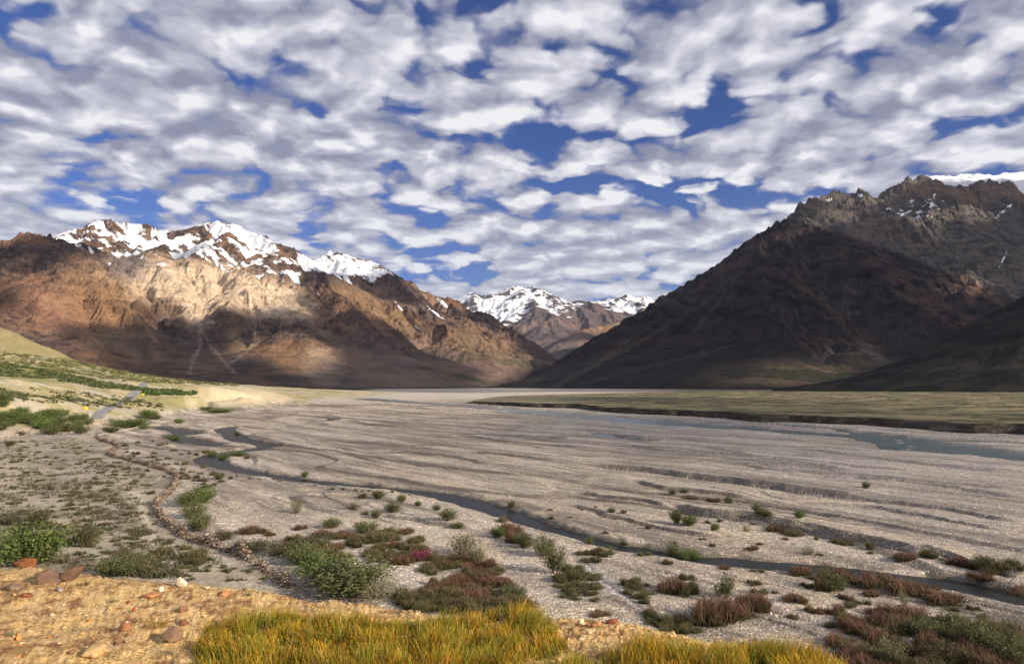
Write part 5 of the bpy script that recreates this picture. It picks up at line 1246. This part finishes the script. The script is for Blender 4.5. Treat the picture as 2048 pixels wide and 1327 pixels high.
# scrub belts on the slopes, nobody could count them
def scrub(name, n, region, size, cols, label, seed, thr=.05):
    rng = np.random.default_rng(seed); V = []; k = 0; pts = []
    while k < n:
        px = rng.uniform(region[0], region[1], 4000); Yd = rng.uniform(region[2], region[3], 4000); X_ = (px - 1024) / F / CP * Yd
        z_, q_ = ground(X_, Yd); qx, qy = to_pix(X_, Yd, z_); t = (qy - region[4](qx)) / (region[5](qx) - region[4](qx))
        m = (t > 0) & (t < 1) & (fbm(X_ / 22, Yd / 12, 3, seed) + .25 * rng.standard_normal(4000) > thr) & (q_['wet'] < .2)
        P_ = np.c_[X_[m], Yd[m], z_[m]]; pts.append(P_); k += len(P_)
        if len(pts) > 60: break
    P_ = np.concatenate(pts)[:n]; m = 16; n = len(P_)
    s = size * rng.uniform(.5, 1.3, n); c = np.array(cols)[rng.integers(0, len(cols), n)] * rng.uniform(.7, 1.25, (n, 1))
    o = rng.normal(size=(n, m, 3)) * np.array([.5, .5, .32]); o[..., 2] = np.abs(o[..., 2]); Q_ = (P_[:, None] + o * s[:, None, None]).reshape(-1, 3)
    V, Fc, C = leaves(Q_, np.repeat(s, m) * rng.uniform(.35, .7, n * m), np.repeat(c, m, 0) * rng.uniform(.8, 1.2, (n * m, 1)), rng, 1.5)
    return tag(mesh_obj(name, V, Fc, M_leaf, smooth=False, attrs={'col': C}), label, 'scrub', kind='stuff')
ip = lambda *p: (lambda x: np.interp(x, [a for a, b in p], [b for a, b in p]))
scrub('scrub', 2600, (-100, 300, 330, 560, ip((0,724),(100,742),(200,762),(290,774)), ip((0,752),(100,758),(200,776),(290,782))), 1.25, [(.06,.085,.03),(.09,.115,.04),(.14,.15,.06)], "dark green scrub belt crossing the left slope", 301, .08)
scrub('scrub', 2600, (-100, 480, 400, 640, ip((0,700),(150,722),(250,742),(380,762),(480,768)), ip((0,726),(150,748),(250,764),(380,768),(480,772))), 1.2, [(.12,.135,.05),(.17,.17,.07),(.22,.20,.095)], "yellow green scrub along the crest of the left slope", 302, 0.)
scrub('scrub', 240, (290, 400, 380, 520, ip((290,776),(400,784)), ip((290,790),(400,790))), 1.5, [(.06,.10,.025),(.09,.12,.04)], "green scrub strip beside the road on the terrace", 303, -.2)
scrub('scrub', 500, (0, 330, 240, 420, ip((0,772),(330,800)), ip((0,800),(330,822))), 1.1, [(.12,.13,.05),(.17,.16,.08),(.07,.09,.03)], "sparse dry scrub on the sandy slope above the thicket", 304, .25)

_fx = ip((-60,335),(0,330)); FIELD = [(-40,882),(170,878),(195,912),(312,952),(312,965),(280,1003),(285,1040),(335,1094),(415,1118),(500,1165),(300,1160),(-40,1120)]
def stubble(name, n, size, cols, label, seed):
    rng = np.random.default_rng(seed); xs = rng.uniform(-40, 540, 30000); ys = 768 + 1 / rng.uniform(1 / 400., 1 / 108., 30000); ys = rng.uniform(878, 1165, 30000)
    ok = np.array([in_poly(a, b, FIELD) for a, b in zip(xs, ys)]); xs, ys = xs[ok], ys[ok]; X_, Y_ = floor_xy(xs, ys); cl = fbm(X_ / 9, Y_ / 9, 4, seed, .6) + .3 * rng.standard_normal(len(X_)) > .05
    X_, Y_ = X_[cl][:n], Y_[cl][:n]; n = len(X_); m = 9; s_ = size * rng.uniform(.4, 1.5, n) ** 1.3; P_ = np.c_[X_, Y_, gz(X_, Y_)]
    root = (P_[:, None] + rng.normal(size=(n, m, 3)) * np.array([.45, .45, 0]) * s_[:, None, None]).reshape(-1, 3); S_ = np.repeat(s_, m)
    tip = root + np.c_[rng.normal(size=(n * m, 2)) * .25 * S_[:, None], S_ * rng.uniform(.3, .8, n * m)]
    c = np.repeat(np.array(cols)[rng.integers(0, len(cols), n)] * rng.uniform(.7, 1.25, (n, 1)), m, 0)
    V, Fc, C = blades(root, tip, S_ * .22, c * .7, c, rng, 2, .1); return tag(mesh_obj(name, V, Fc, M_red, smooth=False, attrs={'col': C}), label, 'stubble', kind='stuff')
stubble('stubble', 2300, .42, [(.13,.125,.06),(.17,.15,.08),(.10,.11,.05),(.17,.12,.08)], "tiny dry olive plants speckling the sandy field", 306)

# ------------------------------------------------------------------ road up the terrace and the two yellow boards beside it
def path(name, pts, wid, mat, col, label, lift=.10):
    """pts: px, py, Y"""
    P_ = smooth_line([(at(a, b, Yd)[0], Yd, w) for a, b, Yd, w in pts], 8); ww = P_[:, 2] * .6; P_ = P_[:, :2]
    d = np.gradient(P_, axis=0); d /= np.hypot(d[:, 0], d[:, 1])[:, None] + 1e-9; n = np.c_[-d[:, 1], d[:, 0]]; ks = np.linspace(-1, 1, 7)
    X = P_[:, 0][:, None] + n[:, 0][:, None] * ww[:, None] * ks; Y = P_[:, 1][:, None] + n[:, 1][:, None] * ww[:, None] * ks
    Z, _ = ground(X, Y); Z = np.maximum(Z, Z.mean(1, keepdims=True)) + lift; Z[:, 0] -= .3 + lift; Z[:, -1] -= .3 + lift
    return structure(grid_obj(name, X, Y, Z, mat, {'col': colr(X.shape, col) * (1 + .2 * fbm(X / 4, Y / 4, 3, 311))[..., None], 'speck': X * 0 + .2}), label, 'road')
path('road', [(288,767,505,5.5),(276,776,455,5),(262,788,410,4.5),(240,802,370,4),(222,814,340,4),(206,826,315,4),(192,840,290,4.5)], 4, M_gravel, (.24, .235, .235), "grey road climbing from the field to the terrace top")
path('track', [(-60,756,345,4),(0,757,350,4),(60,766,360,4),(110,781,365,3.5),(160,796,368,3.5),(205,802,370,3.5)], 4, M_gravel, (.46, .43, .38), "pale dirt track joining the road from the left")
def paint(name, c, rough=.5):
    m, T, b = mat_new(name); pos = T.new('ShaderNodeTexCoord').outputs['Object']; n = T.noise(pos, 2.5, 5, .6)
    T.put(b.inputs['Base Color'], T.mix(T.ss(n, .45, .75), rgb(c), rgb([q * .75 for q in c]))); b.inputs['Roughness'].default_value = rough; return m
M_yel = paint("yellow paint", (.85, .68, .015)); M_dark = paint("dark weathered steel", (.03, .03, .03)); M_conc = paint("pale concrete", (.45, .40, .33), .9)
def bx(cx, cy, cz, sx, sy, sz):
    v = np.array([(x, y, z) for x in (-.5, .5) for y in (-.5, .5) for z in (-.5, .5)]) * [sx, sy, sz] + [cx, cy, cz]
    return v, np.array([(0,1,3,2),(4,6,7,5),(0,4,5,1),(2,3,7,6),(0,2,6,4),(1,5,7,3)])
def boxes(name, lst, mat, parent):
    V = []; Fc = []; n = 0
    for b_ in lst: v, f = bx(*b_); V.append(v); Fc.append(f + n); n += 8
    o = mesh_obj(name, np.concatenate(V), np.concatenate(Fc), mat, smooth=False, parent=parent)
    bv = o.modifiers.new('bevel', 'BEVEL'); bv.width = .02; bv.segments = 2; return o
def board(px, py, Yd, w, h, label):
    x, y, _ = [float(q) for q in at(px, py, Yd)]; z = float(gz([x], [y])[0])
    zt = EYE + (float(pix_dir(px, py)[2]) / float(pix_dir(px, py)[1])) * Yd
    base = z; mid = max(zt, z + h / 2 + .3)
    r = thing('road_marker', label, 'marker', (x, y, base))
    boxes('board', [(0, 0, mid - base, w, .08, h)], M_yel, r)
    for sx in (-1, 1): boxes('leg', [(sx * w * .38, .08, (mid - base) / 2, .1, .08, mid - base)], M_dark, r)
    boxes('footing', [(0, .08, .12, w * 1.1, .4, .3)], M_conc, r)
board(171, 824, 300, 1.55, 1.3, "small square yellow board at the right end of the willow thicket")
board(286, 788, 408, 1.8, .9, "low yellow board on the edge of the road higher up the terrace")
# culvert head beside the first board
x, y, _ = [float(q) for q in at(180, 834, 292)]; z = float(gz([x], [y])[0])
r = thing('culvert', "pale culvert headwall with a dark opening beside the yellow board", 'culvert', (x, y, z), .5)
boxes('headwall', [(0, 0, .75, .9, 2.2, 2.2), (0, 0, 1.95, 1.2, 2.6, .25)], M_conc, r); boxes('opening', [(-.46, 0, .9, .06, .9, 1.2)], M_dark, r)

# ------------------------------------------------------------------ golden grass on the brow
def grass(name, poly_px, n, hr, label, seed, top=None):
    rng = np.random.default_rng(seed); W_ = np.array([floor_xy(a, b, FZ) for a, b in poly_px]); pts = []
    lo, hi = W_.min(0), W_.max(0); X_ = rng.uniform(lo[0], hi[0], n * 6); Y_ = rng.uniform(lo[1], hi[1], n * 6)
    ins = np.zeros(len(X_), bool)
    for i in range(len(W_)):
        x1, y1 = W_[i]; x2, y2 = W_[i-1]; c = ((y1 > Y_) != (y2 > Y_)) & (X_ < (x2-x1) * (Y_-y1) / (y2-y1 + 1e-12) + x1); ins ^= c
    edge = dist_poly(X_, Y_, np.vstack([W_, W_[:1]]))
    cl = fbm(X_ * 3.2, Y_ * 3.2, 3, 321) ; keep = ins & (fbm(X_ * 5.5, Y_ * 5.5, 3, 326) + .5 * cl + .15 * rng.standard_normal(len(X_)) > -.22) & (edge > 0)
    X_, Y_, edge, cl = X_[keep][:n], Y_[keep][:n], edge[keep][:n], cl[keep][:n]; n = len(X_)
    Z_ = brow(X_, Y_, False); hb = rng.uniform(hr[0] * .6, hr[1] * 1.1, n) * (.5 + .5 * np.clip(edge / .15, 0, 1)) * (1 + .45 * cl)
    lean = np.c_[fbm(X_ * 2, Y_ * 2, 2, 322), fbm(X_ * 2, Y_ * 2, 2, 323)] * .55 + rng.normal(size=(n, 2)) * .27
    root = np.c_[X_, Y_, Z_ - .01]; tip = root + np.c_[lean * hb[:, None], hb]
    kind = rng.random(n); tone = fbm(X_ * 2.4 + 9, Y_ * 2.4, 3, 324)
    c0 = np.array([(.040, .075, .010)]) * rng.uniform(.5, 1.6, (n, 1)); c1 = np.zeros((n, 3))
    pal = np.array([(.78, .44, .035), (.66, .27, .025), (.80, .58, .10), (.22, .32, .03), (.62, .48, .22)]); pr_ = np.array([.30, .24, .14, .26, .06])
    c1 = pal[rng.choice(5, n, p=pr_)] * rng.uniform(.6, 1.25, (n, 1)) * (1 + .5 * np.clip(fbm(X_ * 6, Y_ * 6, 2, 327), -.6, .5))[:, None]; gsh = np.clip(tone * 1.1, 0, .45)[:, None]; c1 = c1 * (1 - gsh) + np.array((.40, .42, .06)) * gsh
    dead = (fbm(X_ * 4, Y_ * 4, 3, 325) > .5) & (rng.random(n) < .6); c0[dead] = (.34, .25, .13); c1[dead] = (.58, .45, .24); tip[dead, 2] = Z_[dead] + hb[dead] * .45
    V, Fc, C = blades(root, tip, rng.uniform(.0035, .0068, n), c0, c1, rng, 3, .10)
    return tag(mesh_obj(name, V, Fc, M_grass, smooth=False, attrs={'col': C}), label, 'grass', kind='stuff')
grass('grass', [(380,1352),(388,1285),(420,1250),(520,1236),(640,1240),(760,1246),(880,1252),(950,1240),(1020,1226),(1085,1234),(1118,1268),(1150,1310),(1190,1330),(1210,1420),(1180,1700),(400,1700),(360,1480)], 56000, (.085, .13), "thick golden green tuft of grass filling the bottom centre of the foreground", 31)
grass('grass', [(1185,1400),(1200,1320),(1285,1296),(1380,1298),(1460,1308),(1520,1298),(1600,1308),(1690,1335),(1750,1380),(1770,1500),(1740,1800),(1180,1800)], 36000, (.10, .15), "second golden grass tuft along the bottom right of the sandy brow", 32)
def sprigs(px, py, n, h, cols, label, seed, spread=.05):
    rng = np.random.default_rng(seed); p, t = put_brow(px, py); a = rng.uniform(0, 6.28, n); root = p + np.c_[np.cos(a) * spread * rng.random(n), np.sin(a) * spread * rng.random(n), np.zeros(n)]
    H = h * rng.uniform(.4, 1, n); tip = root + np.c_[np.cos(a) * H * .7, np.sin(a) * H * .7, H]; root -= p; tip -= p
    c = np.array(cols)[rng.integers(0, len(cols), n)]; V, Fc, C = blades(root, tip, .0035, c * .5, c, rng, 3, .25)
    o = mesh_obj('grass_sprig', V, Fc, M_grass, smooth=False, attrs={'col': C}); o.location = p; return tag(o, label, 'grass sprig')
YL = [(.62,.42,.10),(.50,.27,.06),(.40,.36,.08)]; ST = [(.62,.50,.30),(.48,.36,.20)]; GR = [(.10,.14,.05),(.16,.18,.07)]
sprigs(312, 1256, 70, .085, YL, "small yellow orange sprig of grass on the open sand", 41, .06)
sprigs(225, 1206, 60, .02, GR, "flat dark green sprig on the sand below the pale rocks", 42, .05)
sprigs(165, 1172, 50, .03, GR, "low green sprig right of the tilted slab", 43, .05)
sprigs(126, 1126, 40, .10, ST, "straw coloured sprig on the rim beside the orange rock", 44, .06)
sprigs(195, 1140, 60, .10, ST + GR, "pale dry grass sprig on the rim by the broad green bush", 45, .10)
sprigs(175, 1262, 26, .10, ST, "thin dry stems standing in the lower left sand", 46, .07)
sprigs(100, 1250, 22, .10, ST, "few straw stems left of the thin dry stems", 47, .04)
sprigs(28, 1272, 30, .04, [(.20,.24,.14)], "tiny grey green sprig beside the bright orange pebble", 48, .03)
sprigs(498, 1192, 14, .10, GR, "thin dark stem at the rim above the tall grass", 49, .02)
sprigs(330, 1312, 40, .12, ST, "dry grass stems in the shade at the left end of the tall grass", 50, .08)
sprigs(240, 1308, 20, .12, ST, "wispy stems near the bottom edge of the sand", 51, .06)
sprigs(18, 1150, 20, .12, ST, "dry wisps at the left end of the rim", 52, .05)

# ------------------------------------------------------------------ unseen cloud sheet added off to the right, shaped to shade slopes and floor
CZ = 3600.
LIT = [(390,575,215,52,6,1.3),(150,600,110,62,15,.75),(60,560,90,40,0,.5),(330,640,120,28,5,.45),(620,715,95,36,18,1.1),(470,735,70,22,0,.5),(560,560,60,36,20,.8),(760,620,110,22,28,.95),(640,640,60,16,20,.5),(690,530,95,26,10,.8),(980,700,190,36,20,1.6),(800,650,120,16,28,.9),(250,655,60,20,10,.6),(1060,720,60,14,15,.8),
    (300,480,200,34,0,.55),(520,500,110,50,25,.9),(880,615,90,16,35,.7),(1000,600,120,34,0,.8),(1230,610,110,30,0,1.0),(1230,655,90,22,0,.8),(1110,640,80,30,0,.4),(1840,395,190,38,14,1.0),(1960,350,160,18,0,1.2),(1700,430,70,24,20,.5),(1850,440,120,30,25,.5),
    (1430,565,70,18,-38,.35),(1800,590,170,26,28,.35),(1970,590,60,40,30,.6),(1700,755,130,26,0,.7),(1780,720,60,22,40,.7),(100,690,140,30,20,1.)]
def lit_target(px, py, Y, Z):
    L = np.zeros_like(px)
    for cx, cy, rx, ry, ro, a in LIT: L = np.maximum(L, a * blob(px, py, cx, cy, rx, ry, ro, .45))
    L = L + .10 + .25 * fbm(px / 60, py / 30, 3, 401) * (py < 770)
    floor_ = (Y < 1300) & (py > 640) & ((Z < 6) | (px < 700))
    fl = 1.2 - 1.1 * blob(px, py, 1750, 806, 380, 7, 1, .5) - .95 * sstep(px, 1480, 2050) * sstep(py, 790, 840) * (1 - .2 * sstep(py, 1000, 1200)) + .25 * sstep(-px, -1300, -900) - .35 * blob(px, py, 1330, 800, 260, 6, 0, .5)
    return np.where(floor_, fl, L)
ax_, ay_, bx_, by_ = [], [], [], []
px_all = []; 
X_ = np.concatenate([a for a, b, c in SHADE_PTS]); Y_ = np.concatenate([b for a, b, c in SHADE_PTS]); Z_ = np.concatenate([c for a, b, c in SHADE_PTS])
px_, py_ = to_pix(X_, Y_, Z_); vis = (px_ > -160) & (px_ < 2200) & (Y_ > 60) & (Y_ < 8500)
X_, Y_, Z_, px_, py_ = X_[vis], Y_[vis], Z_[vis], px_[vis], py_[vis]
tt = (CZ - Z_) / SUN_DIR[2]; CXp, CYp = X_ + SUN_DIR[0] * tt, Y_ + SUN_DIR[1] * tt; Lt = lit_target(px_, py_, Y_, Z_)
G = 30.; x0, x1, y0, y1 = 3000., 18500., -6500., 9000.
nx, ny = int((x1 - x0) / G) + 1, int((y1 - y0) / G) + 1
i = ((CXp - x0) / G).round().astype(int); j = ((CYp - y0) / G).round().astype(int); ok = (i >= 0) & (i < nx) & (j >= 0) & (j < ny)
S = np.zeros((ny, nx)); Nn = np.zeros((ny, nx)); wgt = np.where(Y_ < 1300, 4., 1.)
np.add.at(S, (j[ok], i[ok]), ((1 - Lt) * wgt)[ok]); np.add.at(Nn, (j[ok], i[ok]), wgt[ok])
_b = lambda A, n: HM.blur(A, n)
S2, N2 = _b(S, 4), _b(Nn, 4); dmap = np.where(N2 > 1e-3, S2 / np.maximum(N2, 1e-3), 0.) * np.clip(N2 * 60, 0, 1)
dmap = _b(np.clip(dmap, 0, 1), 1)
CXg, CYg = np.meshgrid(x0 + np.arange(nx) * G, y0 + np.arange(ny) * G)
dmap[0] = dmap[-1] = 0; dmap[:, 0] = dmap[:, -1] = 0
thick = 140 * np.sqrt(np.clip(dmap - .15, 0, 1)) + 30 * np.clip(fbm(CXg / 300, CYg / 300, 4, 402), -.5, 1) * (dmap > .15)
m, T, b = mat_new("shadow cloud vapour"); dn = attr(T, 'dens', True); b.inputs['Base Color'].default_value = (.85, .85, .88, 1); b.inputs['Roughness'].default_value = 1
tr = T.new('ShaderNodeBsdfTransparent'); tl = T.new('ShaderNodeBsdfTranslucent', ins={'Color': (.85, .85, .88, 1)}); mx1 = T.new('ShaderNodeMixShader', ins={0: .5}); T.l.new(b.outputs[0], mx1.inputs[1]); T.l.new(tl.outputs[0], mx1.inputs[2])
mx = T.new('ShaderNodeMixShader', ins={0: T.ss(dn, .30, .62, 0, .93)}); T.l.new(tr.outputs[0], mx.inputs[1]); T.l.new(mx1.outputs[0], mx.inputs[2])
T.l.new(mx.outputs[0], [n for n in T.n if n.type == 'OUTPUT_MATERIAL'][0].inputs[0])
co = np.stack([CXg.ravel(), CYg.ravel(), (CZ + thick).ravel()], 1)
co2 = np.stack([CXg.ravel(), CYg.ravel(), (CZ - thick * .25).ravel()], 1)
fg = grid_faces(ny, nx); keep = (dmap.ravel()[fg].max(1) > .28) & ((CXg / np.maximum(CYg, 1)).ravel()[fg].min(1) > 1.0) | ((dmap.ravel()[fg].max(1) > .28) & (CYg.ravel()[fg].max(1) < 100)); fg = fg[keep]
top = mesh_obj('shadow_clouds', co, fg, m, attrs={'dens': dmap.ravel()}); structure(top, "unseen cloud sheet added on the sunny side to shade the slopes and valley floor", 'shadow_clouds')

# ------------------------------------------------------------------ air
m = bpy.data.materials.new("valley air"); m.use_nodes = True; T = NT(m.node_tree); T.n.clear()
v = T.new('ShaderNodeVolumePrincipled', ins={'Color': (.62, .74, 1.0, 1), 'Density': 1.1e-5, 'Anisotropy': .2}); o = T.new('ShaderNodeOutputMaterial'); T.l.new(v.outputs[0], o.inputs['Volume'])
V_, F_ = bx(0, 2000, 1250, 60000, 60000, 2510); hz_ = mesh_obj('haze', V_, F_, m, smooth=False); tag(hz_, "thin blue mountain haze in the valley air", 'haze', kind='stuff')
